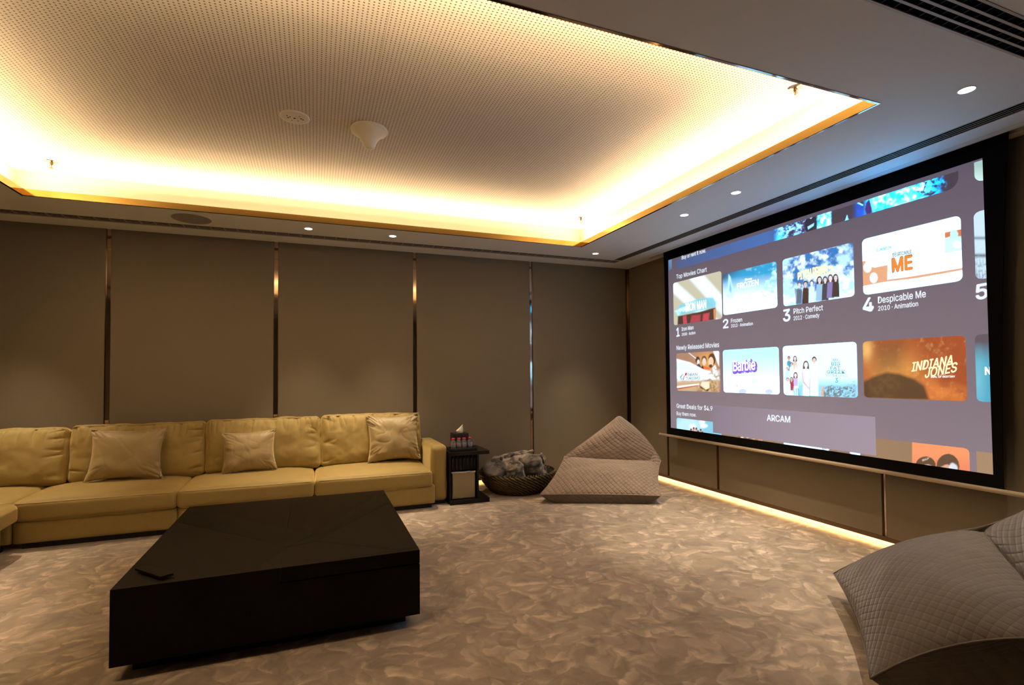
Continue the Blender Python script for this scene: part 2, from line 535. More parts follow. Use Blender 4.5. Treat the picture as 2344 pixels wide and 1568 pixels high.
# ------------------------------------------------------------------ the room
def struct(name, bm, m, label=None):
    o = obj(name, bm, m); o['kind'] = 'structure'
    if label: o['label'] = label
    return o

bm = bmesh.new(); box(bm, XL - .2, XR + .35, YF - .2, YB + .3, -.05, 0)
struct('floor', bm, m_carpet, 'taupe carpet with a pale brushstroke pattern')

# lower ceiling: a board with the tray opening, the diffuser slots and the screen slot cut out
D_R = (3.505, 3.735); D_B = (5.63, 5.80); D_F = (1.165, 1.335); D_L = (-3.17, -3.03)
holes = [(RX0, RX1, RY0, RY1), (D_R[0], D_R[1], D_F[0], D_B[1]), (D_L[0], D_L[1], D_F[0], D_B[1]),
         (D_L[0], D_R[1], D_B[0], D_B[1]), (D_L[0], D_R[1], D_F[0], D_F[1]),
         (3.93, 3.99, 1.55, 5.42), (3.862, 3.866, 1.4, 5.55)]
xs = sorted({XL - .1, XR + .1, *[h[0] for h in holes], *[h[1] for h in holes]})
ys = sorted({YF - .1, YB + .1, *[h[2] for h in holes], *[h[3] for h in holes]})
bm = bmesh.new()
for a, b in zip(xs, xs[1:]):
    y = 0
    run = None
    for c, d in zip(ys, ys[1:]):
        mx_, my_ = (a + b) / 2, (c + d) / 2
        solid = not any(h[0] < mx_ < h[1] and h[2] < my_ < h[3] for h in holes)
        if solid: run = (run[0], d) if run else (c, d)
        if (not solid or d == ys[-1]) and run:
            box(bm, a, b, run[0], run[1], ZC, ZC + .025); run = None
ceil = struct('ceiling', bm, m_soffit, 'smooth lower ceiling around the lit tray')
# plenum above everything, cove back walls, perforated tray ceiling
boxo('plenum_cover', (XL - .1, XR + .12, YF - .1, YB + .12, 3.12, 3.15), m_black, ceil)
for b in ((CX0, CX1, CY1, CY1 + .02, ZC + .025, ZU + .02), (CX0, CX1, CY0 - .02, CY0, ZC + .025, ZU + .02),
          (CX1, CX1 + .02, CY0 - .02, CY1 + .02, ZC + .025, ZU + .02), (CX0 - .02, CX0, CY0 - .02, CY1 + .02, ZC + .025, ZU + .02)):
    boxo('cove_side', b, m_covewall, ceil)
nb = 4
for k in range(nb):
    a, b = CX0 + (CX1 - CX0) * k / nb, CX0 + (CX1 - CX0) * (k + 1) / nb
    boxo('perforated_panel', (a + .0006, b - .0006, CY0, CY1, ZU, ZU + .015), m_perf, ceil)
# gold mirrored fascia and dark mirrored lip round the opening
FT, FH = .006, .052
FB = ZC - .001
for b in ((RX0, RX1, RY1 - FT, RY1, FB, ZC + FH), (RX0, RX1, RY0, RY0 + FT, FB, ZC + FH),
          (RX1 - FT, RX1, RY0 + FT, RY1 - FT, FB, ZC + FH), (RX0, RX0 + FT, RY0 + FT, RY1 - FT, FB, ZC + FH)):
    boxo('mirror_fascia', b, m_gold, ceil)
for b in ((RX0 - .001, RX1 + .011, RY1, RY1 + .011, ZC - .003, ZC - .0002), (RX0 - .011, RX1 + .011, RY0 - .011, RY0, ZC - .003, ZC - .0002),
          (RX1, RX1 + .011, RY0, RY1, ZC - .003, ZC - .0002), (RX0 - .011, RX0, RY0, RY1 + .011, ZC - .003, ZC - .0002)):
    boxo('mirror_lip', b, m_lip, ceil)
# led strips lying in the cove
for b in ((RX0, RX1, RY1 + .04, RY1 + .05, ZC + .026, ZC + .03), (RX0, RX1, RY0 - .05, RY0 - .04, ZC + .026, ZC + .03),
          (RX1 + .035, RX1 + .045, RY0, RY1, ZC + .026, ZC + .03), (RX0 - .05, RX0 - .04, RY0, RY1, ZC + .026, ZC + .03)):
    boxo('led_strip', b, m_white, ceil)

# linear air diffusers: frame, blades between four slots, black box above
def diffuser(x0, x1, y0, y1, along, label, m=m_grille, cross=.30, dark=True, thin=1.):
    t = empty('linear_diffuser', ((x0 + x1) / 2, (y0 + y1) / 2, ZC), label, 'air vent', 'linear air diffusers round the ceiling')
    ox, oy = t.location.x, t.location.y
    def P(n, b, mm, kind=None):
        o = boxo(n, (b[0] - ox, b[1] - ox, b[2] - oy, b[3] - oy, b[4] - ZC, b[5] - ZC), mm, t)
        return o
    P('duct_box', (x0, x1, y0, y1, ZC + .0042, ZC + .006), m_duct)
    if along == 'y': a0, a1 = x0, x1
    else: a0, a1 = y0, y1
    W = a1 - a0
    fr = .012 * W / .17 * thin
    # frame edges (just inside the hole)
    ed = []
    if along == 'y':
        P('frame', (x0 + .001, x0 + fr, y0, y1, ZC - .002, ZC + .0040), m); P('frame', (x1 - fr, x1 - .001, y0, y1, ZC - .002, ZC + .0040), m)
    else:
        P('frame', (x0, x1, y0 + .001, y0 + fr, ZC - .002, ZC + .0040), m); P('frame', (x0, x1, y1 - fr, y1 - .001, ZC - .002, ZC + .0040), m)
    step = (W - 2 * fr) / 4
    bw = .0115 * W / .17 * thin
    for k in range(1, 4):
        c = a0 + fr + step * k
        if along == 'y': P('blade', (c - bw / 2, c + bw / 2, y0, y1, ZC - .0018, ZC - .0004), m)
        else: P('blade', (x0, x1, c - bw / 2, c + bw / 2, ZC - .0018, ZC - .0004), m)
    # pattern controllers across the slots
    bm = bmesh.new()
    L0, L1 = (y0, y1) if along == 'y' else (x0, x1)
    nn = int((L1 - L0) / cross)
    for k in range(1, nn):
        c = L0 + (L1 - L0) * k / nn
        if along == 'y': box(bm, x0 + fr - ox, x1 - fr - ox, c - .003 - oy, c + .003 - oy, .0008, .0040)
        else: box(bm, c - .003 - ox, c + .003 - ox, y0 + fr - oy, y1 - fr - oy, .0008, .0040)
    o = obj('pattern_controller', bm, m_ctrl if dark else m, t); o['kind'] = 'stuff'
    return t
diffuser(D_R[0] + .07, D_R[1] - .045, D_F[1], D_B[0], 'y', 'long four-slot air vent between the downlights and the projection screen', thin=.72)
diffuser(D_L[1], D_R[1] - .045, D_B[0] + .01, D_B[1] - .02, 'x', 'pale grey slotted air vent above the sofa along the back wall', cross=.115, dark=False)
diffuser(D_L[1], D_R[1], D_F[0], D_F[1], 'x', 'wide four-slot air vent at the top right corner of the photo', cross=.075)
diffuser(D_L[0], D_L[1], D_F[1], D_B[0], 'y', 'slotted air vent along the left wall')
bm = bmesh.new()
box(bm, D_R[0] - .002, D_R[0] + .07, D_F[1], D_B[0], ZC + .0002, ZC + .02)
box(bm, D_R[1] - .045, D_R[1] + .002, D_F[1] + .0, D_B[1] - .02, ZC + .0002, ZC + .02)
box(bm, D_L[0], D_R[1], D_B[1] - .02, D_B[1] + .002, ZC + .0002, ZC + .02)
box(bm, D_L[1], D_R[1], D_B[0] - .002, D_B[0] + .01, ZC + .0002, ZC + .02)
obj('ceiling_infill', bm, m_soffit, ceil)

# walls: dark backing with proud fabric panels and mirrored strips in the gaps
def wall(name, bb, label):
    bm = bmesh.new(); box(bm, *bb)
    return struct(name, bm, m_wallb, label)
wb = wall('wall_back', (XL - .3, XR + .3, YB + .10, YB + .16, 0, ZC + .3), 'back wall of brown fabric panels')
wr = wall('wall_right', (XR + .10, XR + .16, YF - .3, YB + .16, 0, ZC + .3), 'fabric panelled wall behind the projection screen')
wl = wall('wall_left', (XL - .16, XL - .10, YF - .3, YB + .16, 0, ZC + .3), 'left wall of brown fabric panels')
wf = wall('wall_front', (XL - .3, XR + .3, YF - .16, YF - .10, 0, ZC + .3), 'wall behind the viewer')
PZ0, PZ1 = .085, ZC - .0005
def panels_y(parent, cuts, ylo, sg, gap=.046):
    """panels on a wall facing -sg*Y; cuts = strip centres"""
    for a, b in zip(cuts, cuts[1:]):
        boxo('wall_panel', (a + gap / 2, b - gap / 2, *sorted((ylo, ylo + sg * .06)), PZ0, PZ1), m_wall, parent, bev=.003)
    for c in cuts:
        boxo('mirror_strip', (c - gap / 2, c + gap / 2, *sorted((ylo + sg * .014, ylo + sg * .02)), PZ0, PZ1), m_bronze, parent)
        for s in (-1, 1):
            boxo('strip_edge', (c + s * gap / 2 - (.0035 if s > 0 else 0), c + s * gap / 2 + (.0035 if s < 0 else 0), *sorted((ylo + sg * .001, ylo + sg * .02)), PZ0, PZ1), m_brass, parent)
def panels_x(parent, cuts, xlo, sg, gap=.036):
    for a, b in zip(cuts, cuts[1:]):
        boxo('wall_panel', (*sorted((xlo, xlo + sg * .06)), a + gap / 2, b - gap / 2, PZ0, PZ1), m_wall, parent, bev=.003)
    for c in cuts:
        boxo('mirror_strip', (*sorted((xlo + sg * .014, xlo + sg * .02)), c - gap / 2, c + gap / 2, PZ0, PZ1), m_bronze, parent)
        for s in (-1, 1):
            boxo('strip_edge', (*sorted((xlo + sg * .001, xlo + sg * .02)), c + s * gap / 2 - (.003 if s > 0 else 0), c + s * gap / 2 + (.003 if s < 0 else 0), PZ0, PZ1), m_brass, parent)
panels_y(wb, [-3.37, -1.874, -.386, 1.108, 2.602, XR - .024], YB, 1)
panels_x(wr, [-1.5, 0.10, .93, 2.673, 4.405, 5.24, YB - .005], XR, 1)
panels_x(wl, [-1.5, .0, 1.5, 3.0, 4.5, YB - .005], XL, -1)
panels_y(wf, [-3.37, -1.874, -.386, 1.108, 2.602, XR - .024], YF, -1)
# raised skirting with the floor recess under it
boxo('baseboard_right', (XR + .002, XR + .02, YF, YB, .050, .0845), m_base).__setitem__('kind', 'structure')
boxo('baseboard_back', (XL, XR, YB + .002, YB + .02, .050, .0845), m_base).__setitem__('kind', 'structure')
boxo('baseboard_left', (XL - .02, XL - .002, YF, YB, 0, .0845), m_base).__setitem__('kind', 'structure')
boxo('recess_side', (XR + .075, XR + .08, YF, YB, 0, .06), m_covewall, wr)
boxo('recess_side', (XL, XR, YB + .075, YB + .08, 0, .06), m_covewall, wb)

# ------------------------------------------------------------------ ceiling fittings
LABELS_DL = ['small round downlight above the sofa, nearest to the ceiling speaker',
             'small round downlight above the right end of the sofa',
             'small round downlight in the far right corner above the beanbag',
             'round downlight facing the left end of the projection screen, farther of the pair',
             'round downlight facing the left end of the projection screen, nearer of the pair',
             'largest bright downlight at the top right near the wide air vent',
             'ceiling downlight over the far left corner of the sofa, out of the photo',
             'added ceiling downlight over the front left corner of the room, out of the photo',
             'added ceiling downlight over the left sofa side, farther of the pair out of the photo',
             'added ceiling downlight over the left sofa side, nearer of the pair out of the photo']
off = 'round ceiling downlight out of the photo, over the left or front of the room'
for i, (sx, sy) in enumerate(SPOTS):
    t = empty('downlight', (sx, sy, ZC), LABELS_DL[i], 'ceiling light', 'recessed downlights')
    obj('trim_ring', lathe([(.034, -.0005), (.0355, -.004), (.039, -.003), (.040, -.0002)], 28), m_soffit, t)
    obj('lens', lathe([(0, -.003), (.0352, -.003)], 28), m_lamp, t)

t = empty('ceiling_speaker', (-1.055, 5.42, ZC), 'round grey mesh ceiling speaker above the sofa', 'speaker')
obj('speaker_grille', lathe([(0, -.006), (.15, -.006), (.158, -.004), (.16, -.0002)], 48), m_grey, t)

t = empty('occupancy_sensor', (.352, 3.63, ZU), 'white funnel-shaped detector hanging from the perforated ceiling', 'detector')
obj('mounting_flange', lathe([(.1, -.0005), (.124, -.004), (.127, -.016), (.122, -.026), (.116, -.027)], 48), m_white, t, True)
obj('funnel_body', lathe([(.116, -.027), (.107, -.033), (.084, -.048), (.062, -.074), (.048, -.102), (.040, -.125), (.028, -.137), (.012, -.142), (0, -.143)], 48), m_white, t, True)

t = empty('smoke_detector', (-.125, 3.63, ZU), 'flat round white disc with small holes beside the funnel detector', 'detector')
obj('disc_body', lathe([(0, -.010), (.078, -.010), (.088, -.008), (.0935, -.004), (.0935, -.0005)], 48), m_white, t)
for hx, hy, hr in ((0, 0, .0075), (-.04, .004, .006), (-.028, -.01, .005), (.04, -.008, .006), (.052, .004, .006), (-.045, -.022, .005), (.02, .03, .004), (-.018, .034, .004), (.03, -.035, .004)):
    obj('sensor_hole', lathe([(0, -.0106), (hr, -.0106), (hr, -.0098)], 12), m_black, t, loc=(hx, hy, 0))

def sprinkler(x, y, label):
    t = empty('sprinkler', (x, y, ZU), label, 'sprinkler', 'fire sprinklers in the lit ceiling')
    obj('escutcheon', lathe([(.012, -.009), (.030, -.006), (.044, -.002), (.046, -.0003)], 32), m_chrome, t, True)
    obj('nozzle', lathe([(0, -.002), (.012, -.002), (.012, -.018), (.0075, -.022), (.0075, -.03), (.0, -.03)], 16), m_brass, t)
    bm = bmesh.new()
    tube(bm, [(-.010, 0, -.020), (-.013, 0, -.030), (-.009, 0, -.042), (0, 0, -.048)], .0022)
    tube(bm, [(.010, 0, -.020), (.013, 0, -.030), (.009, 0, -.042), (0, 0, -.048)], .0022)
    tube(bm, [(0, 0, -.028), (0, 0, -.050)], .003)
    obj('frame_arms', bm, m_brass, t)
    bm = lathe([(0, -.050), (.007, -.050), (.019, -.052), (.019, -.053), (0, -.0535)], 16)
    obj('deflector', bm, m_brass, t)
sprinkler(-1.945, 5.055, 'small fire sprinkler in the glowing left corner of the tray ceiling')
sprinkler(2.734, 4.944, 'small fire sprinkler in the far right corner of the tray ceiling')
sprinkler(2.70, 2.22, 'small fire sprinkler in the near right corner of the tray ceiling')
#==SCREEN==
# ------------------------------------------------------------------ projection screen (image plane X = XS)
XS = 3.96
SY0, SY1, SZ0, SZ1 = 1.928, 5.035, .698, 2.700      # picture area: right edge, left edge, bottom, top
def vc_material(name, strength=1.0):
    m = bpy.data.materials.new(name)
    m.use_nodes = True
    nt = m.node_tree
    p = nt.nodes['Principled BSDF']
    p.inputs['Base Color'].default_value = (.10, .10, .10, 1)
    p.inputs['Roughness'].default_value = .9
    a = nt.nodes.new('ShaderNodeVertexColor'); a.layer_name = 'Col'
    nt.links.new(a.outputs[0], p.inputs['Emission Color'])
    p.inputs['Emission Strength'].default_value = strength
    return m
m_img = vc_material('projected_picture', 1.0)
m_txt = mat('projected_text', (.1, .1, .1), .9, emit=(.82, .90, 1.0), emit_s=.95, noise_amt=.01)
def txtmat(name, c, s=1.0):
    return mat(name, (.1, .1, .1), .9, emit=c, emit_s=s, noise_amt=.01)

def project(Y, Z, X=XS):
    d0, d1, d2 = X - CAM.x, Y - CAM.y, Z - CAM.z
    zz = d0 * _F.x + d1 * _F.y + d2 * _F.z
    return CX + FPX * (d0 * _R.x + d1 * _R.y + d2 * _R.z) / zz, CY - FPX * (d0 * _U.x + d1 * _U.y + d2 * _U.z) / zz
def lin(c):
    c = np.asarray(c, float) / 255.
    return np.where(c <= .04045, c / 12.92, ((c + .055) / 1.055) ** 2.4)
rng = np.random.default_rng(4)
def vnoise(X, Y, s, seed=0, oct=3):
    """value noise on arrays"""
    out = 0; amp = 1; tot = 0
    for o in range(oct):
        r = np.random.default_rng(seed + o * 17)
        tab = r.random((256, 256))
        x, y = X * s + 37.7 * o, Y * s + 11.3 * o
        xi, yi = np.floor(x).astype(int), np.floor(y).astype(int)
        fx, fy = x - xi, y - yi
        fx, fy = fx * fx * (3 - 2 * fx), fy * fy * (3 - 2 * fy)
        g = lambda a, b: tab[a % 256, b % 256]
        v = (g(xi, yi) * (1 - fx) + g(xi + 1, yi) * fx) * (1 - fy) + (g(xi, yi + 1) * (1 - fx) + g(xi + 1, yi + 1) * fx) * fy
        out = out + v * amp; tot += amp; amp *= .55; s *= 2.1
    return out / tot

class Canvas:
    """a picture painted over a grid of the screen; X, Y hold measured coordinates of each grid point"""
    def __init__(s, Y0, Y1, Z0, Z1, step=.0045, rad=0., corners='1111', depth=.0006):
        Y0, Y1 = max(Y0, SY0), min(Y1, SY1); Z0, Z1 = max(Z0, SZ0), min(Z1, SZ1)
        n, m = max(3, int((Y1 - Y0) / step)), max(3, int((Z1 - Z0) / step))
        t = np.linspace(0, 1, m)
        zz = Z0 + (Z1 - Z0) * t
        L, R = np.full(m, Y1), np.full(m, Y0)
        if rad:
            for k, z in enumerate(zz):
                for cz, cl, cr in ((Z1 - z, corners[0], corners[1]), (z - Z0, corners[3], corners[2])):
                    if cz < rad:
                        d = rad - math.sqrt(max(0, rad * rad - (rad - cz) ** 2))
                        if cl == '1': L[k] = Y1 - d
                        if cr == '1': R[k] = Y0 + d
        u = np.linspace(0, 1, n)[:, None]
        s.Yw = L[None, :] * (1 - u) + R[None, :] * u
        s.Zw = np.repeat(zz[None, :], n, 0)
        s.X, s.Y = project(s.Yw, s.Zw)
        s.C = np.zeros((n, m, 3)); s.depth = depth
    def fill(s, c, mask=None, a=1.):
        c = lin(c) if not isinstance(c, np.ndarray) or c.ndim == 1 else c
        if mask is None: mask = 1.
        k = np.clip(mask * a, 0, 1)
        if not np.isscalar(k): k = k[..., None]
        s.C = s.C * (1 - k) + c * k
        return s
    def poly(s, pts, soft=.6):
        d = np.full(s.X.shape, 1e9); ins = np.zeros(s.X.shape, bool)
        n = len(pts)
        for i in range(n):
            x0, y0 = pts[i]; x1, y1 = pts[(i + 1) % n]
            c = ((y0 > s.Y) != (y1 > s.Y)) & (s.X < (x1 - x0) * (s.Y - y0) / (y1 - y0 + 1e-9) + x0)
            ins ^= c
            L2 = (x1 - x0) ** 2 + (y1 - y0) ** 2 + 1e-9
            t = np.clip(((s.X - x0) * (x1 - x0) + (s.Y - y0) * (y1 - y0)) / L2, 0, 1)
            d = np.minimum(d, np.hypot(s.X - x0 - t * (x1 - x0), s.Y - y0 - t * (y1 - y0)))
        sd = np.where(ins, d, -d)
        return np.clip(sd / soft * .5 + .5, 0, 1)
    def ell(s, cx, cy, rx, ry, soft=.8, rot=0.):
        dx, dy = s.X - cx, s.Y - cy
        c, q = math.cos(rot), math.sin(rot)
        a, b = (dx * c + dy * q) / rx, (-dx * q + dy * c) / ry
        r = np.sqrt(a * a + b * b)
        return np.clip((1 - r) * min(rx, ry) / soft + .5, 0, 1)
    def grad(s, x0, y0, x1, y1):
        L2 = (x1 - x0) ** 2 + (y1 - y0) ** 2
        return np.clip(((s.X - x0) * (x1 - x0) + (s.Y - y0) * (y1 - y0)) / L2, 0, 1)
    def noise(s, sc, seed=0, oct=3, sy=1.):
        return vnoise(s.X, s.Y * sy, sc, seed, oct)
    def person(s, x, y, r, hair, skin, cloth, h, wide=1.9, long=False):
        """a small printed figure: hair, face, neck, shoulders and body"""
        s.fill(cloth, s.poly([(x - r * wide * .55, y + r * 1.9), (x - r * .5, y + r * 1.25), (x + r * .5, y + r * 1.25), (x + r * wide * .6, y + r * 1.9), (x + r * wide * .7, y + h), (x - r * wide * .7, y + h)]))
        if long: s.fill(hair, s.poly([(x - r * .95, y - r * .3), (x + r * .95, y - r * .3), (x + r * 1.1, y + r * 1.6), (x - r * 1.1, y + r * 1.6)]))
        s.fill(skin, s.poly([(x - r * .3, y + r * .6), (x + r * .3, y + r * .6), (x + r * .35, y + r * 1.5), (x - r * .35, y + r * 1.5)]))
        s.fill(hair, s.ell(x, y - r * .18, r * .86, r * 1.08))
        s.fill(skin, s.ell(x, y + r * .18, r * .62, r * .88))
        for k in (-1, 1): s.fill([70, 45, 40], s.ell(x + k * r * .25, y + r * .05, r * .12, r * .07, .5), .8)
        s.fill([150, 90, 85], s.ell(x, y + r * .58, r * .2, r * .06, .5), .5)
    def build(s, name, parent, boost=1.):
        P = np.stack([np.full(s.Yw.shape, XS - s.depth), s.Yw, s.Zw], -1)
        me = gridmesh(name, P)
        at_ = me.color_attributes.new('Col', 'FLOAT_COLOR', 'POINT')
        mx_ = s.C.max(-1, keepdims=True)
        # the projector's highlights are far brighter and bluer than the room's warm lamps
        mn_ = s.C.min(-1, keepdims=True)
        f_ = (mx_ if name == 'movie_banner' else mn_ * .85 + mx_ * .15) ** 2.2 * (boost - 1)
        s.C = s.C * (1 + f_ * np.array([.04, .55, 1.0]))
        C = np.concatenate([s.C, np.ones(s.C.shape[:2] + (1,))], -1)
        at_.data.foreach_set('color', C.reshape(-1).astype(np.float32))
        return link(name, me, m_img, parent)

def rect(xl, xr, yt, yb, **k):
    """canvas from measured left / right / top / bottom (top and bottom taken at the left edge)"""
    ym = (yt + yb) / 2
    a, b = at(xl, yt, 0, XS), at(xl, yb, 0, XS)
    c = at(xr, 700, 0, XS)
    return Canvas(c.y, (a.y + b.y) / 2, b.z, a.z, **k)

screen = empty('projection_screen', (0, 0, 0), 'large projection screen hanging from the ceiling showing a film menu', 'projection screen')
# matte black border sheet: the tensioned sides curve slightly inward
bm = bmesh.new()
def side_curve(ytop, ymid, ybot, z): 
    t = (z - .618) / (2.93 - .618)
    return ybot * (1 - t) * (1 - 2 * t) + ymid * 4 * t * (1 - t) + ytop * t * (2 * t - 1)
N_ = 24
zz = [.618 + (2.93 - .618) * k / N_ for k in range(N_ + 1)]
Lc = [side_curve(5.125, 5.088, 5.108, z) for z in zz]; Rc = [side_curve(1.785, 1.852, 1.878, z) for z in zz]
def sheet(name, cols, x0, x1):
    bm = bmesh.new()
    for xx in (x0, x1):
        g = [[bm.verts.new((xx, y, z)) for y, z in c] for c in cols]
        for a, b in zip(g, g[1:]):
            for k in range(len(a) - 1): bm.faces.new((a[k], a[k + 1], b[k + 1], b[k]))
    return bm
XB0, XB1 = XS - .0022, XS + .004
def border(name, pts4):
    bm = bmesh.new()
    n = len(pts4)
    f = [bm.verts.new((XB0, y, z)) for y, z in pts4]; g = [bm.verts.new((XB1, y, z)) for y, z in pts4]
    bm.faces.new(f); bm.faces.new(list(reversed(g)))
    for k in range(n): bm.faces.new((f[k], f[(k + 1) % n], g[(k + 1) % n], g[k]))
    return obj(name, bm, m_blackcloth, screen)
border('side_border', list(zip(Lc, zz)) + [(SY1, 2.93), (SY1, .618)])
border('side_border', list(zip(Rc, zz)) + [(SY0, 2.93), (SY0, .618)])
border('top_border', [(SY0, SZ1), (SY1, SZ1), (SY1, 2.93), (SY0, 2.93)])
border('bottom_border', [(SY0, .618), (SY1, .618), (SY1, SZ0), (SY0, SZ0)])
boxo('backing_cloth', (XS + .004, XS + .006, SY0 - .02, SY1 + .02, .63, 2.93), m_blackcloth, screen)
bm = bmesh.new()
tube(bm, [(XS + .002, 5.245, .600), (XS + .002, 1.45, .600)], .0155, 20)
obj('weight_bar', bm, m_barw, screen, True)
for y_ in (5.245, 1.45):
    bm = bmesh.new(); tube(bm, [(XS + .002, y_ + .002, .600), (XS + .002, y_ - .002, .600)], .017, 20)
    obj('bar_end_cap', bm, m_white, screen)

bg = Canvas(SY0, SY1, SZ0, SZ1, step=.03, depth=0)
tv = (SZ1 - bg.Zw) / (SZ1 - SZ0); tu = (SY1 - bg.Yw) / (SY1 - SY0)
tv, tu = tv[..., None], tu[..., None]
bg.C = (lin([99, 89, 104]) * (1 - tv) + lin([138, 124, 136]) * tv) * (1 - .10 * tu * (1 - tv)) + lin([20, 24, 44]) * tu * (1 - tv) * .6
bg.C *= .84
surf = bg.build('screen_surface', screen)

# --- top banner
SZ1 -= .034
c = rect(1547.5, 2203.5, 560, 618, rad=.07, corners='0011')
SZ1 += .034
c.fill([70, 82, 120]).fill([62, 92, 140], c.grad(1547, 600, 1740, 560)).fill([66, 55, 68], c.grad(1760, 540, 1830, 520))
n1, n2, n3 = c.noise(.09, 1), c.noise(.25, 2), c.noise(.5, 5, 2, .35)
def blob(x0, x1, col, thr=.5, s=.16, seed=3, soft=10, a=1.):
    m = np.clip((c.X - x0) / soft, 0, 1) * np.clip((x1 - c.X) / soft, 0, 1)
    c.fill(col, m * np.clip((vnoise(c.X + c.Y * .35, c.Y - c.X * .3, s * .6, seed, 4) - thr) * 5 + .5, 0, 1), a)
blob(1770, 1835, [60, 150, 200], .42, .2, 3); blob(1775, 1850, [165, 160, 215], .5, .35, 4); blob(1790, 1860, [60, 50, 80], .55, .3, 9)
c.fill([28, 36, 52], c.ell(1857, 517, 14, 26)); c.fill([190, 150, 170], c.ell(1856, 494, 4, 7))
c.fill([150, 165, 180], c.poly([(1848, 519), (1864, 510), (1863, 517), (1850, 526)]))
blob(1868, 1905, [60, 190, 230], .3, .12, 6, 6); blob(1868, 1905, [215, 245, 255], .55, .2, 7, 6)
c.fill([150, 225, 240], c.poly([(1939, 491), (1942, 508), (1934, 510)]))
blob(1950, 1990, [20, 70, 160], .35, .1, 8, 14)
blob(1975, 2170, [20, 140, 205], .22, .06, 10, 10); blob(1985, 2140, [90, 210, 245], .45, .1, 12, 8)
blob(1995, 2120, [225, 250, 255], .60, .16, 13, 8); blob(2080, 2190, [52, 50, 74], .56, .2, 16, 25); blob(2150, 2203, [64, 54, 66], .42, .18, 19, 12)
c.fill([70, 40, 110], c.poly([(1983, 465), (1990, 455), (1994, 470), (1998, 492), (1984, 496), (1980, 480)]))
c.fill([200, 200, 255], c.poly([(1960, 461), (1976, 469), (1975, 471), (1959, 463)]), .8)
c.build('movie_banner', surf, 14.0)
c = rect(1531, 1539.5, 590, 619, rad=.03, corners='0010'); c.fill([95, 140, 180]).fill([70, 110, 160], c.grad(1535, 600, 1535, 618)); c.build('movie_card', surf)
c = rect(2230.5, 2262, 372, 419.5, rad=.05, corners='0001'); c.fill([165, 200, 195]).fill([205, 240, 238], c.grad(2240, 380, 2240, 415)); c.build('movie_card', surf)

# --- chart row
c = rect(1541.7, 1652.8, 648, 745, rad=.03)
c.fill([196, 188, 160]).fill([255, 255, 250], np.clip(1.4 - np.abs((c.X - 1541) - (c.Y - 655) * 1.1) / 16, 0, 1)).fill([255, 255, 255], np.clip(1.5 - np.abs((c.X - 1600) - (c.Y - 640) * .9) / 17, 0, 1))
bn = c.noise(.12, 21)
c.fill([120, 205, 225], c.poly([(1545, 716), (1556, 698), (1600, 684), (1632, 680), (1640, 692), (1638, 703), (1600, 712), (1552, 722)], 2), .9)
c.fill([215, 240, 245], c.poly([(1545, 712), (1560, 704), (1575, 700), (1574, 712), (1552, 722)], 2) * np.clip(bn * 3 - 1, 0, 1))
c.fill([60, 42, 38], c.poly([(1552, 724), (1600, 714), (1638, 704), (1638, 732), (1600, 738), (1551, 744)], 1.5))
c.fill([200, 60, 85], c.poly([(1563, 724), (1571, 722), (1573, 742), (1564, 742)]) + c.poly([(1583, 722), (1604, 720), (1603, 736), (1580, 740)], 2) * .7 + c.poly([(1610, 719), (1624, 716), (1622, 734), (1608, 736)], 2))
c.fill([215, 130, 90], c.poly([(1633, 708), (1638, 706), (1638, 730), (1634, 731)]))
c.build('movie_card', surf, 2.2)
c = rect(1655.0, 1779.8, 628, 722, rad=.03)
c.fill([255, 255, 255]).fill([20, 160, 215], 1 - c.grad(1710, 630, 1716, 682)).fill([60, 70, 110], (1 - c.grad(1660, 630, 1668, 645)) * (1 - c.grad(1655, 640, 1760, 640)), .9)
c.fill([215, 250, 255], np.clip(c.noise(.07, 31) * 5 - 2.6, 0, 1) * c.grad(1690, 640, 1760, 640)); c.fill([130, 225, 245], np.clip(c.noise(.13, 33) * 5 - 2.8, 0, 1) * c.grad(1720, 640, 1760, 660), .7)
c.fill([205, 240, 255], c.poly([(1666, 672), (1668, 628), (1672, 634), (1677, 660), (1680, 690), (1668, 684), (1660, 678)], 2)); c.fill([120, 200, 235], c.poly([(1671, 640), (1675, 660), (1674, 672), (1669, 665)], 1.5))
c.fill([255, 255, 255], 1 - np.clip((690 - c.Y) / 12 + .0, 0, 1), .8)
c.build('movie_card', surf, 2.6)
c = rect(1792.3, 1957, 594, 702, rad=.03)
c.fill([40, 120, 195]).fill([190, 225, 250], np.clip(c.noise(.045, 41, 4) * 5 - 2.2 + c.grad(1875, 600, 1875, 690) * 1.3, 0, 1)).fill([250, 252, 255], np.clip(c.noise(.08, 43, 4) * 4 - 2 + c.grad(1890, 620, 1930, 690) * .9, 0, 1))
dk = [46, 30, 30]
for x, y, r, hr, sk, cl, lg in ((1830, 652, 5.5, [120, 100, 90], [225, 205, 200], [110, 160, 200], 0), (1844, 650, 6, dk, [215, 190, 185], [60, 36, 34], 0), (1858, 648, 5.5, [80, 60, 55], [230, 215, 215], [215, 235, 245], 0),
                               (1876, 640, 6.5, dk, [225, 200, 195], [150, 190, 215], 1), (1889, 640, 6, dk, [225, 205, 200], [60, 60, 75], 1), (1901, 636, 6.5, [110, 60, 50], [230, 210, 205], [130, 120, 180], 1), (1913, 635, 6.5, dk, [225, 200, 195], [50, 40, 42], 1)):
    c.person(x, y, r, hr, sk, cl, 44 + (1920 - x) * .12, long=bool(lg))
c.fill([60, 36, 34], c.poly([(1819, 660), (1836, 664), (1834, 694), (1822, 696)], 1), .6)
c.build('movie_card', surf, 2.4)
c = rect(1974.8, 2205.6, 548, 676, rad=.035)
c.fill([255, 255, 255]).fill([226, 160, 118], c.poly([(1970, 600), (1980, 596), (1990, 610), (2004, 612), (2032, 606), (2032, 640), (2100, 630), (2206, 612), (2206, 618), (2100, 637), (2030, 645), (1970, 656)]))
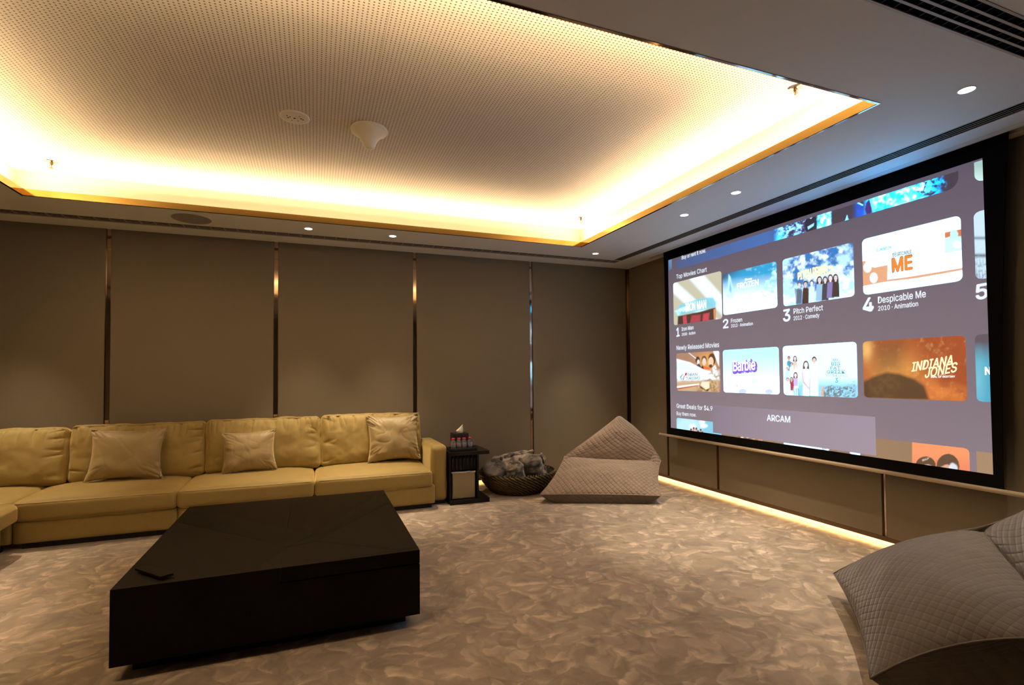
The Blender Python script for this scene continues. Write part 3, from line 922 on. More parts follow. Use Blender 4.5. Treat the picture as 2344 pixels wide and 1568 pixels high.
c.fill([255, 255, 255], c.poly([(2032, 606), (2100, 596), (2206, 578), (2206, 612), (2100, 630), (2032, 640)])).fill([245, 225, 215], c.ell(1986, 612, 9, 12) + c.ell(2000, 636, 9, 12) * .9 + c.ell(2008, 594, 6, 9) * .6)
c.fill([215, 120, 70], c.poly([(2163, 532), (2205, 523), (2205, 545), (2163, 545)])).fill([190, 225, 232], c.poly([(2163, 545), (2180, 540), (2205, 541), (2205, 572), (2163, 580)]) * .8 + c.ell(2184, 536, 9, 10) * .9).fill([235, 245, 248], c.ell(2192, 560, 11, 9))
c.build('movie_card', surf, 4.6)
c = rect(2231, 2262, 486, 641, rad=.035, corners='1001')
c.fill([200, 225, 240]).fill([120, 140, 155], np.clip(1 - np.abs(c.Y - 545) / 6, 0, 1)).fill([90, 105, 120], np.clip(1 - np.abs(c.Y - 585) / 7, 0, 1)).fill([150, 175, 195], np.clip(c.noise(.2, 51) * 4 - 2, 0, 1) * c.grad(2240, 560, 2240, 600)).fill([60, 70, 85], np.clip(np.sin(c.X * .9) * 2 - 1, 0, 1) * c.grad(2240, 588, 2240, 600), .6)
c.build('movie_card', surf, 1.2)

# --- new releases row
c = rect(1549, 1646, 809, 894, rad=.025)
c.fill([168, 128, 104]).fill([225, 160, 85], np.exp(-((c.X - 1618) / 22) ** 2 - ((c.Y - 828) / 26) ** 2))
c.fill([70, 45, 40], c.ell(1597, 824, 5, 8)).fill([235, 220, 215], c.ell(1598.5, 829, 3, 6)).fill([55, 55, 60], c.poly([(1592, 838), (1600, 832), (1606, 842), (1600, 846)]))
c.fill([110, 75, 60], c.ell(1612, 824, 6, 9.5)).fill([240, 205, 180], c.ell(1612, 828, 4.6, 8.5)).fill([235, 110, 50], c.poly([(1604, 842), (1612, 838), (1624, 842), (1626, 856), (1604, 846)])).fill([60, 35, 28], c.poly([(1604, 842), (1609, 836), (1611, 844), (1605, 850)]))
c.fill([85, 50, 38], c.ell(1630, 822, 8.5, 13)).fill([245, 200, 165], c.ell(1627.5, 828, 6, 11)).fill([100, 60, 45], c.ell(1627, 838, 4, 4)).fill([245, 235, 235], c.poly([(1630, 842), (1638, 834), (1642, 850), (1632, 852)]))
c.fill([225, 240, 248], c.poly([(1549, 822), (1580, 830), (1610, 846), (1646, 856), (1646, 870), (1600, 872), (1549, 866)], 2)).fill([255, 255, 255], c.poly([(1549, 822), (1580, 830), (1610, 846), (1646, 858), (1646, 862), (1605, 851), (1575, 836), (1549, 827)], 1.5))
c.fill([255, 255, 250], c.poly([(1549, 850), (1646, 850), (1646, 868), (1600, 876), (1549, 874)], 6), .8)
c.fill([205, 170, 130], c.poly([(1549, 876), (1600, 872), (1646, 868), (1646, 900), (1549, 896)], 3)).fill([190, 60, 60], c.poly([(1549, 889), (1598, 881), (1598, 883), (1549, 892)], 1)).fill([255, 250, 245], c.poly([(1549, 884), (1600, 878), (1600, 881), (1549, 888)], 1))
c.fill([150, 110, 55], np.clip(c.noise(.2, 61) * 4 - 1.8, 0, 1) * c.grad(1600, 870, 1612, 880), .8).fill([240, 225, 190], c.poly([(1606, 874), (1624, 873), (1624, 888), (1616, 892), (1604, 882)], 1)).fill([70, 50, 30], c.poly([(1601, 882), (1615, 893), (1624, 890), (1620, 896), (1603, 888)], 1))
c.fill([50, 160, 205], c.poly([(1557, 862), (1564, 855), (1564, 857), (1559, 864), (1557, 870)], .8) + c.poly([(1560.5, 864), (1562, 864), (1561.5, 869), (1559.5, 869)], .8)).fill([185, 45, 60], c.poly([(1568.5, 853.5), (1573, 853), (1572, 859.5), (1567.5, 860)], .8) + c.poly([(1565.5, 860), (1567.5, 860), (1565, 869.5), (1563, 869.5)], .8))
c.fill([235, 235, 240], c.poly([(1632, 803), (1646, 801), (1646, 840), (1640, 825)], 1)).fill([255, 255, 255], c.poly([(1577, 807), (1594, 820), (1592, 821), (1576, 808)], .8), .8)
c.build('movie_card', surf, 1.6)
c = rect(1655.5, 1780.5, 801.5, 898, rad=.03)
c.fill([190, 238, 246]).fill([238, 246, 252], c.grad(1715, 815, 1715, 872)).fill([252, 240, 255], c.grad(1715, 872, 1715, 885), .7)
c.fill([250, 225, 240], c.poly([(1682, 886), (1700, 879), (1718, 877), (1722, 866), (1727, 866), (1726, 877), (1752, 876), (1772, 880), (1778, 890), (1776, 899), (1684, 897)], 1.5)).fill([225, 190, 215], c.poly([(1700, 882), (1770, 882), (1770, 884), (1700, 884)], 1), .7)
c.fill([190, 175, 210], c.ell(1700, 896, 9, 6, 1.5) + c.ell(1760, 897, 9, 6, 1.5), .8).fill([205, 225, 240], c.poly([(1724, 868), (1727, 868), (1726, 876), (1721, 876)], 1))
c.fill([215, 205, 235], c.poly([(1682, 888), (1715, 884), (1770, 886), (1770, 888), (1715, 886)], .8), .8).fill([150, 160, 190], c.poly([(1682, 880), (1690, 883), (1688, 885)], 1))
c.build('movie_card', surf, 4.4)
c = rect(1793, 1958.5, 792.5, 904, rad=.03)
c.fill([228, 246, 252]).fill([255, 255, 255], c.poly([(1793, 780), (1828, 780), (1828, 910), (1793, 910)], 1))
c.fill([120, 195, 230], c.grad(1900, 862, 1900, 884) * (c.X > 1828), .8)
c.fill([105, 125, 130], np.clip(c.noise(.35, 71) * 6 - 2.4, 0, 1) * c.poly([(1880, 892), (1900, 882), (1930, 886), (1958, 880), (1958, 910), (1880, 910)], 2)).fill([150, 200, 205], np.clip(c.noise(.3, 73) * 6 - 3, 0, 1) * c.poly([(1915, 890), (1958, 868), (1958, 910), (1915, 910)], 2), .8)
c.person(1806, 820, 4.2, [70, 40, 30], [215, 160, 130], [60, 165, 205], 30); c.person(1820, 820, 4.6, [55, 30, 25], [240, 200, 185], [225, 190, 170], 30, long=True)
c.person(1812, 834, 4, [90, 50, 40], [235, 190, 170], [240, 240, 240], 24); c.person(1822, 838, 3.8, [225, 190, 150], [240, 205, 185], [235, 210, 190], 22)
c.person(1802, 842, 4.4, [235, 225, 190], [235, 180, 160], [200, 210, 225], 26); c.person(1821, 858, 4.8, [75, 42, 35], [240, 205, 190], [210, 170, 205], 26, long=True)
c.person(1812, 868, 4.2, [110, 55, 40], [235, 185, 165], [175, 50, 80], 26, long=True); c.person(1803, 870, 4.6, [160, 130, 110], [240, 195, 175], [225, 235, 248], 36, 2.2)
c.fill([90, 175, 215], c.poly([(1815, 889), (1830, 888), (1832, 906), (1815, 906)], 1) * (np.sin(c.X * 1.6) > 0))
c.person(1845, 834, 6.8, [105, 62, 45], [250, 215, 200], [255, 255, 255], 74, 1.55, True); c.fill([225, 175, 165], c.poly([(1835, 852), (1838, 850), (1841, 872), (1856, 892), (1853, 894), (1837, 876)], 1) + c.poly([(1855, 852), (1858, 852), (1857, 880), (1853, 885)], 1))
c.person(1864, 824, 6.4, [75, 50, 45], [238, 190, 165], [240, 248, 255], 82, 2.1); c.fill([225, 165, 140], c.poly([(1883, 884), (1887, 885), (1885, 906), (1878, 906)], 1))
c.build('movie_card', surf, 4.0)
c = rect(1976.4, 2207.5, 782, 909.5, rad=.03)
c.fill([160, 72, 34]).fill([222, 150, 70], np.exp(-((c.X - 2050) / 62) ** 2 - ((c.Y - 850) / 48) ** 2), .95).fill([245, 190, 110], np.exp(-((c.X - 1984) / 14) ** 2 - ((c.Y - 800) / 26) ** 2), .9)
c.fill([225, 130, 60], c.poly([(2120, 870), (2208, 895), (2208, 918), (2120, 918)], 18), .9).fill([140, 58, 34], np.clip(c.noise(.05, 81, 4) * 4 - 2, 0, 1) * c.grad(2090, 800, 2150, 790), .5).fill([250, 200, 120], np.clip(c.noise(.09, 83, 4) * 5 - 3, 0, 1), .25)
c.fill([70, 50, 30], c.poly([(1976, 874), (2000, 862), (2030, 852), (2060, 856), (2094, 868), (2116, 884), (2127, 915), (1976, 912)], 4), .95).fill([105, 78, 42], c.poly([(1990, 880), (2012, 862), (2040, 858), (2060, 880), (2040, 912), (2000, 912)], 8) * np.clip(c.noise(.12, 85) * 3 - 1, 0, 1), .8)
c.fill([92, 64, 40], c.poly([(2010, 785), (2066, 778), (2070, 800), (2062, 850), (2010, 852), (2004, 820)], 16), .55)
c.build('movie_card', surf, 1.1)
c = rect(2233.5, 2262, 766, 919, rad=.03, corners='1001')
c.fill([88, 78, 90]).fill([70, 165, 195], c.grad(2245, 782, 2245, 830)); c.fill([130, 205, 220], c.ell(2240, 870, 12, 50, 20), .5); c.build('movie_card', surf, 1.15)

# --- bottom row
ZL = .70
c = rect(1549, 1646, 956, 1000, rad=.025, corners='1000')
c.fill([125, 200, 225]).fill([190, 232, 242], c.ell(1575, 975, 30, 22, 16)).fill([235, 245, 250], c.ell(1607, 966, 7, 6, 3) + c.ell(1611, 975, 9, 5, 3) + c.ell(1585, 976, 7, 6, 4))
for x, y in ((1582, 983), (1588, 980), (1594, 981), (1598, 987), (1604, 984), (1608, 990)): c.fill([215, 150, 140], c.ell(x, y + 3, 2.6, 4)).fill([90, 50, 50], c.ell(x, y, 2, 2.4))
c.build('movie_card', surf, 1.2)
c = rect(1656, 1781, 965, 1012)
c.fill([142, 112, 84]).fill([205, 165, 95], np.clip(1 - np.abs(c.X - 1725) / 5, 0, 1)).fill([110, 78, 55], c.ell(1696, 995, 8, 9)).fill([225, 195, 180], c.ell(1699, 1004, 4, 6)).fill([150, 110, 90], c.ell(1711, 1004, 9, 12)).fill([235, 205, 195], c.ell(1712, 997, 4.6, 7)).fill([90, 55, 50], c.poly([(1706, 1003), (1717, 1003), (1716, 1006), (1707, 1006)], 1)).fill([195, 135, 110], c.ell(1741, 1003, 6, 8))
c.build('movie_card', surf)
c = rect(1793.8, 1960, 975, 1030)
c.fill([255, 255, 255]).fill([138, 108, 84], c.poly([(1896, 1034), (1904, 1008), (1914, 1001), (1925, 1003), (1938, 1022), (1950, 1044)], 2)).fill([70, 80, 95], c.poly([(1882, 1030), (1886, 1010), (1896, 1002), (1906, 999), (1902, 1010), (1894, 1020), (1890, 1032)], 2) * np.clip(c.noise(.5, 91) * 5 - 1.4, 0, 1)).fill([90, 80, 80], c.poly([(1918, 1001), (1930, 1006), (1946, 1036), (1940, 1036)], 1.5), .7)
c.build('movie_card', surf, 2.6)
c = rect(1978, 2208, 1000, 1060, rad=.03, corners='0100')
c.fill([146, 116, 90]).fill([240, 148, 100], c.poly([(2088, 900), (2260, 900), (2260, 1200), (2088, 1200)], .8)).fill([225, 110, 90], c.poly([(2088, 900), (2260, 900), (2260, 1200), (2088, 1200)], .8) * c.grad(2140, 1040, 2140, 1080), .6)
c.fill([92, 66, 48], c.ell(2119, 1066, 23, 21)).fill([225, 200, 185], c.ell(2122, 1073, 14, 10)).fill([200, 180, 160], c.poly([(2110, 1052), (2128, 1046), (2124, 1052), (2112, 1056)], 1) * np.clip(c.noise(.5, 95) * 4 - 1, 0, 1)).fill([92, 68, 50], c.ell(2170, 1068, 26, 29)).fill([212, 165, 140], c.ell(2166, 1078, 16, 15)).fill([225, 230, 240], c.ell(2182, 1073, 10, 14, 3), .9).fill([92, 66, 48], c.poly([(2148, 1070), (2160, 1066), (2174, 1054), (2192, 1066), (2186, 1050), (2160, 1046), (2146, 1056)], 2))
c.build('movie_card', surf, 1.1)
c = rect(2236, 2270, 1033, 1100); c.fill([158, 128, 100]); c.build('movie_card', surf)
c = Canvas(at(2004, 970, 0, XS).y, at(1632, 970, 0, XS).y, at(1632, 990, 0, XS).z, at(1632, 927, 0, XS).z, step=.02, depth=.0011)
c.fill([126, 116, 134]).fill([150, 138, 154], c.grad(1632, 960, 2004, 980)); c.build('overlay_bar', surf)

# --- words
FONT = None
try:
    import os
    FONT = bpy.data.fonts.load(os.path.join(bpy.utils.system_resource('DATAFILES', path='fonts'), 'Inter.woff2'))
except Exception:
    FONT = bpy.data.fonts.get('Bfont Regular')
_c = bpy.data.curves.new('probe', 'FONT'); _c.body = 'H'
if FONT: _c.font = FONT
_o = bpy.data.objects.new('probe', _c); COL.objects.link(_o)
_m = bpy.data.meshes.new_from_object(_o.evaluated_get(bpy.context.evaluated_depsgraph_get()))
CAPH = max(v.co.y for v in _m.vertices)
bpy.data.objects.remove(_o, do_unlink=True)
def words(s, xl, yl, xr, yr, capx, m=None, depth=.0016, name='caption', bold=0.022, shear=0., arch=0.):
    """text on the screen plane between two measured baseline ends; capx = measured cap height at the left end"""
    a, b = at(xl, yl, 0, XS), at(xr, yr, 0, XS)
    top = at(xl, yl - capx, 0, XS)
    H, W = top.z - a.z, a.y - b.y
    cu = bpy.data.curves.new('text', 'FONT')
    if FONT: cu.font = FONT
    cu.body = s; cu.resolution_u = 3
    cu.shear = shear
    to = bpy.data.objects.new('text', cu); COL.objects.link(to)
    dg = bpy.context.evaluated_depsgraph_get()
    me = bpy.data.meshes.new_from_object(to.evaluated_get(dg))
    bpy.data.objects.remove(to, do_unlink=True)
    co = np.empty(len(me.vertices) * 3, np.float32); me.vertices.foreach_get('co', co); co = co.reshape(-1, 3)
    x0, x1 = co[:, 0].min(), co[:, 0].max()
    caph = CAPH
    sx, sz = W / (x1 - x0), H / caph
    u = (co[:, 0] - x0) / (x1 - x0)
    zz_ = a.z + (b.z - a.z) * u + co[:, 1] * sz * (1 + arch * (2 * np.abs(u - .5)) ** 1.0)
    out = np.stack([np.full(len(co), XS - depth), a.y - (co[:, 0] - x0) * sx, zz_], 1)
    # heavier strokes: the same glyphs repeated a hair's breadth apart
    tri = np.array([v for p in me.polygons for v in p.vertices], np.int32); st = np.array([p.loop_start for p in me.polygons], np.int32)
    b = bold * H * 1.0
    offs = [(0, 0)] if bold <= 0 else [(0, 0), (b, 0), (-b, 0), (0, b), (0, -b), (b * .7, b * .7), (-b * .7, b * .7), (b * .7, -b * .7), (-b * .7, -b * .7)]
    n_ = len(co)
    V = np.concatenate([out + np.array([.00001 * k, oy, oz]) for k, (oy, oz) in enumerate(offs)])
    me2 = bpy.data.meshes.new(name)
    me2.vertices.add(len(V)); me2.vertices.foreach_set('co', V.ravel().astype(np.float32))
    T = np.concatenate([tri + n_ * k for k in range(len(offs))]); S = np.concatenate([st + len(tri) * k for k in range(len(offs))])
    me2.loops.add(len(T)); me2.loops.foreach_set('vertex_index', T)
    me2.polygons.add(len(S)); me2.polygons.foreach_set('loop_start', S)
    me2.update(calc_edges=True); bpy.data.meshes.remove(me)
    return link(name, me2, m or m_txt, surf)
words('Buy or rent it now.', 1560.8, 594, 1616, 577.5, 8.5, bold=.03)
words('Top Movies Chart', 1548.5, 638.5, 1618, 621.5, 9.6)
words('Newly Released Movies', 1549, 801.5, 1646.3, 794.3, 10)
words('Great Deals for $4.9', 1549, 933.5, 1631, 940.5, 9.5)
words('Buy them now.', 1549, 950, 1594, 954, 8)
words('1', 1549, 770.5, 1555.5, 769, 19, bold=.045); words('Iron Man', 1560.6, 757.8, 1587.7, 753.6, 8.5, bold=.03); words('2008 · Action', 1560.8, 769, 1592, 764.5, 6.3, bold=.03)
words('2', 1655.8, 751.5, 1667.3, 750, 19.5, bold=.045); words('Frozen', 1673.5, 739, 1699, 735.8, 9, bold=.03); words('2013 · Animation', 1673.8, 749.7, 1723.5, 744, 7, bold=.03)
words('3', 1793.6, 736, 1808.8, 733.5, 26, bold=.045); words('Pitch Perfect', 1817, 718.8, 1884, 710, 12); words('2012 · Comedy', 1817, 733.3, 1876, 726, 9)
words('4', 1976.5, 714, 1999.5, 711, 30, bold=.045); words('Despicable Me', 2010.3, 694.5, 2119.5, 680, 15); words('2010 · Animation', 2010.5, 711.5, 2102, 700.5, 10.5)
words('5', 2235.5, 685.5, 2261, 681.5, 33, bold=.045)
words('ARCAM', 1756, 962.8, 1809, 967.2, 13.5, bold=.04)
W_ = lambda n, c, s=1.: txtmat(n, tuple(lin(c)), s)
t_w = W_('print_white', [255, 255, 255], 1.5); t_cy = W_('print_teal', [70, 150, 185]); t_or = W_('print_orange', [225, 130, 50], 1.1); t_dk = W_('print_brown', [110, 60, 30])
t_pu = W_('print_purple', [125, 75, 215], 1.1); t_go = W_('print_gold', [250, 238, 185], 1.2); t_dt = W_('print_dark_teal', [60, 105, 125]); t_gr = W_('print_grey', [165, 175, 185])
words('IRON MAN', 1569.7, 713.5, 1616.5, 705, 18, t_w, bold=.03)
words('Disney', 1705.5, 643, 1722, 639.5, 5, t_w); words('FROZEN', 1687.5, 661.5, 1736.5, 652, 12, t_w, bold=.04)
words('PITCH PERFECT', 1827, 640.5, 1907, 626, 21, t_go, bold=.05, arch=-.25)
words('ILLUMINATION', 2006.5, 575.5, 2040, 569, 6, t_dt, bold=.03); words('presents', 2022, 581, 2040, 578, 2.4, t_gr, bold=0)
words('DESPICABLE', 2044, 588, 2087, 580, 8, t_dk, bold=.04); words('ME', 2043.5, 623, 2088, 615.5, 31, t_dk, bold=.06, depth=.0013); words('ME', 2044.5, 622, 2087, 615, 29, t_or, bold=.06, depth=.0018)
words('GRAN', 1574.3, 860.5, 1596, 860, 6, t_dt); words('TURISMO', 1569.5, 869, 1602.5, 868.6, 6, t_dt); words('BASED ON A TRUE STORY', 1560, 873.5, 1602, 873, 2.1, t_dk, bold=0)
words('Barbie', 1679.5, 853.5, 1731.5, 848.5, 24, t_pu, bold=.13, depth=.0012); words('Barbie', 1679, 849.5, 1729, 846, 23.5, t_w, bold=.03, depth=.0018)
words('MY', 1907, 827.5, 1919.5, 827.3, 6.5, t_dt, bold=.01); words('BIG', 1903.5, 837, 1923.3, 836.5, 7.5, t_cy, bold=.03); words('FAT', 1901, 846.3, 1924, 846, 7, t_cy, bold=.03)
words('GR\u03a3\u03a3K', 1893.5, 855, 1934.5, 855, 7.5, t_cy, bold=.03); words('WEDDING', 1891, 863.5, 1939.3, 863.7, 7, t_gr, bold=0); words('3', 1912, 875.5, 1918.5, 875.5, 10, t_cy)
words('INDIANA', 2087, 850.5, 2181, 834.5, 20, t_go, bold=.03, shear=.25); words('JONES', 2118, 865, 2192, 850, 20, t_go, bold=.03, shear=.25)
words('AND THE', 2153, 858.6, 2164, 858, 2.2, t_go, bold=0); words('DIAL OF DESTINY', 2131.5, 864.5, 2186.5, 864, 4.2, t_w)
words('N', 2255.8, 857.5, 2268, 857, 17, t_w, bold=.045)
#==FURN==
# ------------------------------------------------------------------ sectional sofa
def part(name, bm, m, root, loc, rot=(0, 0, 0), smooth=True):
    return obj(name, bm, m, root, smooth, loc=Vector(loc) - root.location, rot=rot)
def trace_piping(o, sx, sy, sz, lo=-.93, hi=.93, n=26, rad=.0032, m=None):
    """piping sewn on an edge of cushion o: for each step along x the surface point farthest along (0, sy, sz)"""
    co = np.empty(len(o.data.vertices) * 3, np.float32); o.data.vertices.foreach_get('co', co); co = co.reshape(-1, 3)
    hx = np.abs(co[:, 0]).max()
    pts = []
    for x in np.linspace(lo * hx, hi * hx, n):
        k = np.where(np.abs(co[:, 0] - x) < hx / n * 1.2)[0]
        if not len(k): continue
        b_ = k[np.argmax(co[k, 1] * sy + co[k, 2] * sz)]
        pts.append(Vector((x, co[b_, 1], co[b_, 2])))
    for _ in range(2):
        pts = [pts[0]] + [(a + b * 2 + c) / 4 for a, b, c in zip(pts, pts[1:], pts[2:])] + [pts[-1]]
    bm = bmesh.new(); tube(bm, pts, rad, 6)
    return obj('piping', bm, m or m_piping, o, True)
m_piping = mat('piping_velvet', (.42, .31, .12), .6, bump=.2, sheen=1.0)
def seam_line(root, pts, rad=.0035, m=None):
    bm = bmesh.new(); tube(bm, [Vector(p) - root.location for p in pts], rad, 6)
    return obj('piping', bm, m or m_sofa, root, True)

sofa = empty('sectional_sofa', (-.9, 5.5, 0), 'long low ochre velvet corner sofa with loose back cushions along the back wall', 'sofa')
def blk(name, x0, x1, y0, y1, z0, z1, r=.03, crown=(0, .006, 0), n=(26, 18, 8), **k):
    bm = soft_box((x1 - x0) / 2, (y1 - y0) / 2, (z1 - z0) / 2, r, crown, n, **k)
    return part(name, bm, m_sofa, sofa, ((x0 + x1) / 2, (y0 + y1) / 2, (z0 + z1) / 2))
for i, (a, b) in enumerate(((-2.195, -1.093), (-1.09, .004), (.008, 1.152))):
    blk('base', a, b, 5.165, 6.0, .045, .232, .022, seed=i)
for i, (a, b) in enumerate(((-2.20, -1.092), (-1.088, .005), (.009, 1.118))):
    c_ = blk('seat_cushion', a, b, 5.13, 5.95, .228, .384, .034, (.0, .010, .040), (44, 36, 10), wr=.005, ws=4, seed=i * 3.3)
    trace_piping(c_, 0, -1, .8)
blk('corner_base', -3.26, -2.20, 5.165, 6.0, .045, .232, .02)
blk('seat_cushion', -3.24, -2.205, 5.09, 5.95, .228, .395, .035, (0, .0, .030), (30, 26, 10), wr=.005, ws=4, seed=31)
for a, b in ((2.95, 4.02), (4.03, 5.085)):
    blk('base', -3.26, -2.205, a, b - .03, .045, .232, .022, (.006, 0, 0))
    blk('seat_cushion', -3.24, -2.115, a, b, .235, .392, .045, (.012, .004, .026), (30, 26, 12), wr=.006, ws=4, seed=a)
blk('back_frame', -3.38, 1.13, 5.925, 6.025, .05, .80, .03, (0, 0, 0), (60, 6, 12))
blk('back_frame', -3.40, -3.28, 2.9, 5.93, .05, .80, .03, (0, 0, 0), (6, 60, 12))
blk('armrest', 1.135, 1.300, 5.275, 6.02, .04, .612, .042, (.006, .006, .008), (14, 26, 22), wr=.003)
blk('armrest', -3.26, -2.2, 2.72, 2.93, .04, .58, .042, (.006, .006, .008), (26, 12, 22), wr=.003)
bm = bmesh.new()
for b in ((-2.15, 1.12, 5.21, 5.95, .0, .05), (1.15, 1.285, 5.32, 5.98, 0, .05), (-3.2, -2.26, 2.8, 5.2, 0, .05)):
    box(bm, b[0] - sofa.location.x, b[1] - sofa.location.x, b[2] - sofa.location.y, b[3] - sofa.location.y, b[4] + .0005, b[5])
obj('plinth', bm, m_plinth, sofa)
for i, (a, b, zt, y) in enumerate(((-2.055, -.99, .905, 5.825), (-.985, .062, .92, 5.82), (.068, 1.115, .925, 5.82))):
    hz = (zt - .385) / 2
    bm = soft_box((b - a) / 2, .085, hz, .05, (.008, .045, .006), (150, 12, 84), wr=.012, ws=4.5, seed=5 + i * 7, pleats=.030)
    o_ = part('back_cushion', bm, m_sofa, sofa, ((a + b) / 2, y, .385 + hz), (math.radians(-7), 0, 0))
    trace_piping(o_, 0, -.55, 1, -.9, .9, 34)
bm = soft_box(.52, .095, .255, .05, (.008, .05, .006), (150, 12, 84), wr=.012, ws=4.5, seed=77, pleats=.030)
part('back_cushion', bm, m_sofa, sofa, (-2.585, 5.80, .645), (math.radians(-9), 0, 0))
for k, y in enumerate((3.5, 4.6)):
    bm = soft_box(.52, .095, .255, .05, (.008, .045, .006), (50, 12, 34), wr=.008, seed=90 + k, pleats=.012)
    part('back_cushion', bm, m_sofa, sofa, (-3.15, y, .65), (math.radians(-7), 0, PI / 2))

def pillow(name, W, H, T, loc, rot, seed, label, pinch=.125, wr=.010):
    t = empty(name, loc, label, 'cushion', 'throw cushions on the sofa')
    bm, rim = throw_pillow(W, H, T, seed, wr, pinch)
    R = rot
    obj('pillow_cover', bm, m_pillow, t, True, rot=R)
    bm = bmesh.new(); tube(bm, rim + [rim[0]], .0032, 6)
    obj('piping', bm, m_pillow, t, True, rot=R)
    return t
rd = math.radians
pillow('throw_cushion', .60, .47, .17, (-1.585, 5.622, .655), (rd(-13), rd(1.0), rd(-3)), 1.3, 'largest throw cushion, on the sofa seat farthest left')
pillow('throw_cushion', .49, .41, .16, (-.590, 5.625, .618), (rd(-14), rd(-2.5), rd(2)), 4.1, 'smallest throw cushion, propped in the middle of the sofa')
pillow('throw_cushion', .56, .51, .19, (.800, 5.640, .678), (rd(-12), rd(-2), rd(-4)), 8.7, 'square shiny throw cushion in the right corner of the sofa by the armrest', wr=.016)

# ------------------------------------------------------------------ coffee table
TX0, TX1, TY0, TY1, TZ = -.838, .531, 2.775, 4.315, .412
tab = empty('coffee_table', ((TX0 + TX1) / 2, (TY0 + TY1) / 2, 0), 'large low square coffee table in nearly black wood in front of the sofa', 'table')
tx, ty = tab.location.x, tab.location.y
def tb(name, b, m, bev=0.): return boxo(name, (b[0] - tx, b[1] - tx, b[2] - ty, b[3] - ty, b[4], b[5]), m, tab, bev)
XSPL = at(641, 1300, 2, TZ).x
tb('body', (XSPL, TX1, TY0, TY1, .072, .335), m_wood)
tb('body', (TX0, XSPL, TY0, TY1, .072, TZ), m_wood, .001)
tb('recess_core', (XSPL + .001, TX1 - .01, TY0 + .01, TY1 - .01, .334, .345), m_groove)
tb('sliding_top', (XSPL + .001, TX1, TY0, TY1, .3415, TZ), m_wood, .002)
tb('plinth', (TX0 + .06, TX1 - .06, TY0 + .10, TY1 - .10, .0005, .073), m_groove)
def flat(name, pxs, m, z=TZ + .0006, th=.0005):
    pts = [at(x, y, 2, z) for x, y in pxs]
    pts = [Vector((min(TX1, max(TX0, p.x)), min(TY1, max(TY0, p.y)), 0)) for p in pts]
    bm = bmesh.new()
    a = [bm.verts.new((p.x - tx, p.y - ty, z)) for p in pts]; b = [bm.verts.new((p.x - tx, p.y - ty, z - th)) for p in pts]
    bm.faces.new(a); bm.faces.new(list(reversed(b)))
    for k in range(len(a)): bm.faces.new((a[k], a[(k + 1) % len(a)], b[(k + 1) % len(a)], b[k]))
    return obj(name, bm, m, tab)
def groove(px0, px1, wd=.003):
    a, b = at(*px0, 2, TZ), at(*px1, 2, TZ)
    d = (b - a).normalized(); n = Vector((-d.y, d.x, 0)) * wd / 2
    bm = bmesh.new()
    v = [bm.verts.new((p.x - tx, p.y - ty, TZ + .0009)) for p in (a + n, b + n, b - n, a - n)]
    bm.faces.new(v)
    return obj('veneer_joint', bm, m_groove, tab)
flat('smoked_inlay', [(435, 1164), (719, 1222), (660, 1251), (401, 1194)], m_inlay)
flat('smoked_inlay', [(719, 1222.5), (862, 1133), (886, 1150), (724, 1238), (662, 1251)], m_inlay)
flat('cross_veneer', [(728, 1238), (888, 1153), (959, 1253), (913, 1257)], m_wood2, TZ + .0004)
flat('cross_veneer', [(660, 1253), (722, 1240), (905, 1260), (648, 1302), (600, 1305), (596, 1294)], m_wood2, TZ + .0004)
groove((435, 1164), (719, 1222)); groove((719, 1222), (862, 1133)); groove((721, 1223), (912, 1259)); groove((665, 1255), (596, 1295))
groove((664, 1141), (656, 1201), .005); groove((656, 1201), (643, 1302), .002); groove((655, 1200), (688, 1198), .003)

t = empty('tablet', at(352, 1306, 2, TZ + .01), 'thin dark tablet lying on the left front corner of the coffee table', 'tablet')
cs = [at(x, y, 2, TZ + .020) for x, y in ((309, 1300.5), (367, 1320), (397, 1311.5), (341, 1293))]
bm = bmesh.new()
a = [bm.verts.new((p.x - t.location.x, p.y - t.location.y, TZ + .0195 - t.location.z)) for p in cs]
b = [bm.verts.new((p.x - t.location.x, p.y - t.location.y, TZ + .0095 - t.location.z)) for p in cs]
bm.faces.new(a); bm.faces.new(list(reversed(b)))
for k in range(4): bm.faces.new((a[k], a[(k + 1) % 4], b[(k + 1) % 4], b[k]))
obj('case', bm, m_wood2, t)
cc = sum((p for p in cs), Vector()) / 4
bm = bmesh.new()
a = [bm.verts.new((cc.x + (p.x - cc.x) * .55 - t.location.x, cc.y + (p.y - cc.y) * .55 - t.location.y, TZ + .0095 - t.location.z)) for p in cs]
b = [bm.verts.new((v.co.x, v.co.y, TZ + .0012 - t.location.z)) for v in a]
bm.faces.new(a); bm.faces.new(list(reversed(b)))
for k in range(4): bm.faces.new((a[k], a[(k + 1) % 4], b[(k + 1) % 4], b[k]))
obj('stand', bm, m_groove, t)

# ------------------------------------------------------------------ cream ottoman whose corner enters the frame at the bottom
oc = at(775, 1562, 2, .44)
t = empty('ottoman', (oc.x - .285, oc.y - .246, 0), 'cream leather ottoman whose rounded corner shows at the bottom edge', 'ottoman', rz=rd(-8))
obj('seat_top', soft_box(.31, .28, .075, .05, (0, 0, .012), (26, 24, 10)), m_cream, t, True, loc=(0, 0, .37))
obj('skirt', soft_box(.28, .25, .13, .03, (0, 0, 0), (20, 20, 8)), m_cream, t, True, loc=(0, 0, .175))
for sx in (-1, 1):
    for sy in (-1, 1):
        obj('foot', lathe([(0, 0.0005), (.018, 0.0005), (.022, .05), (0, .05)], 16), m_plinth, t, loc=(sx * .22, sy * .19, 0))

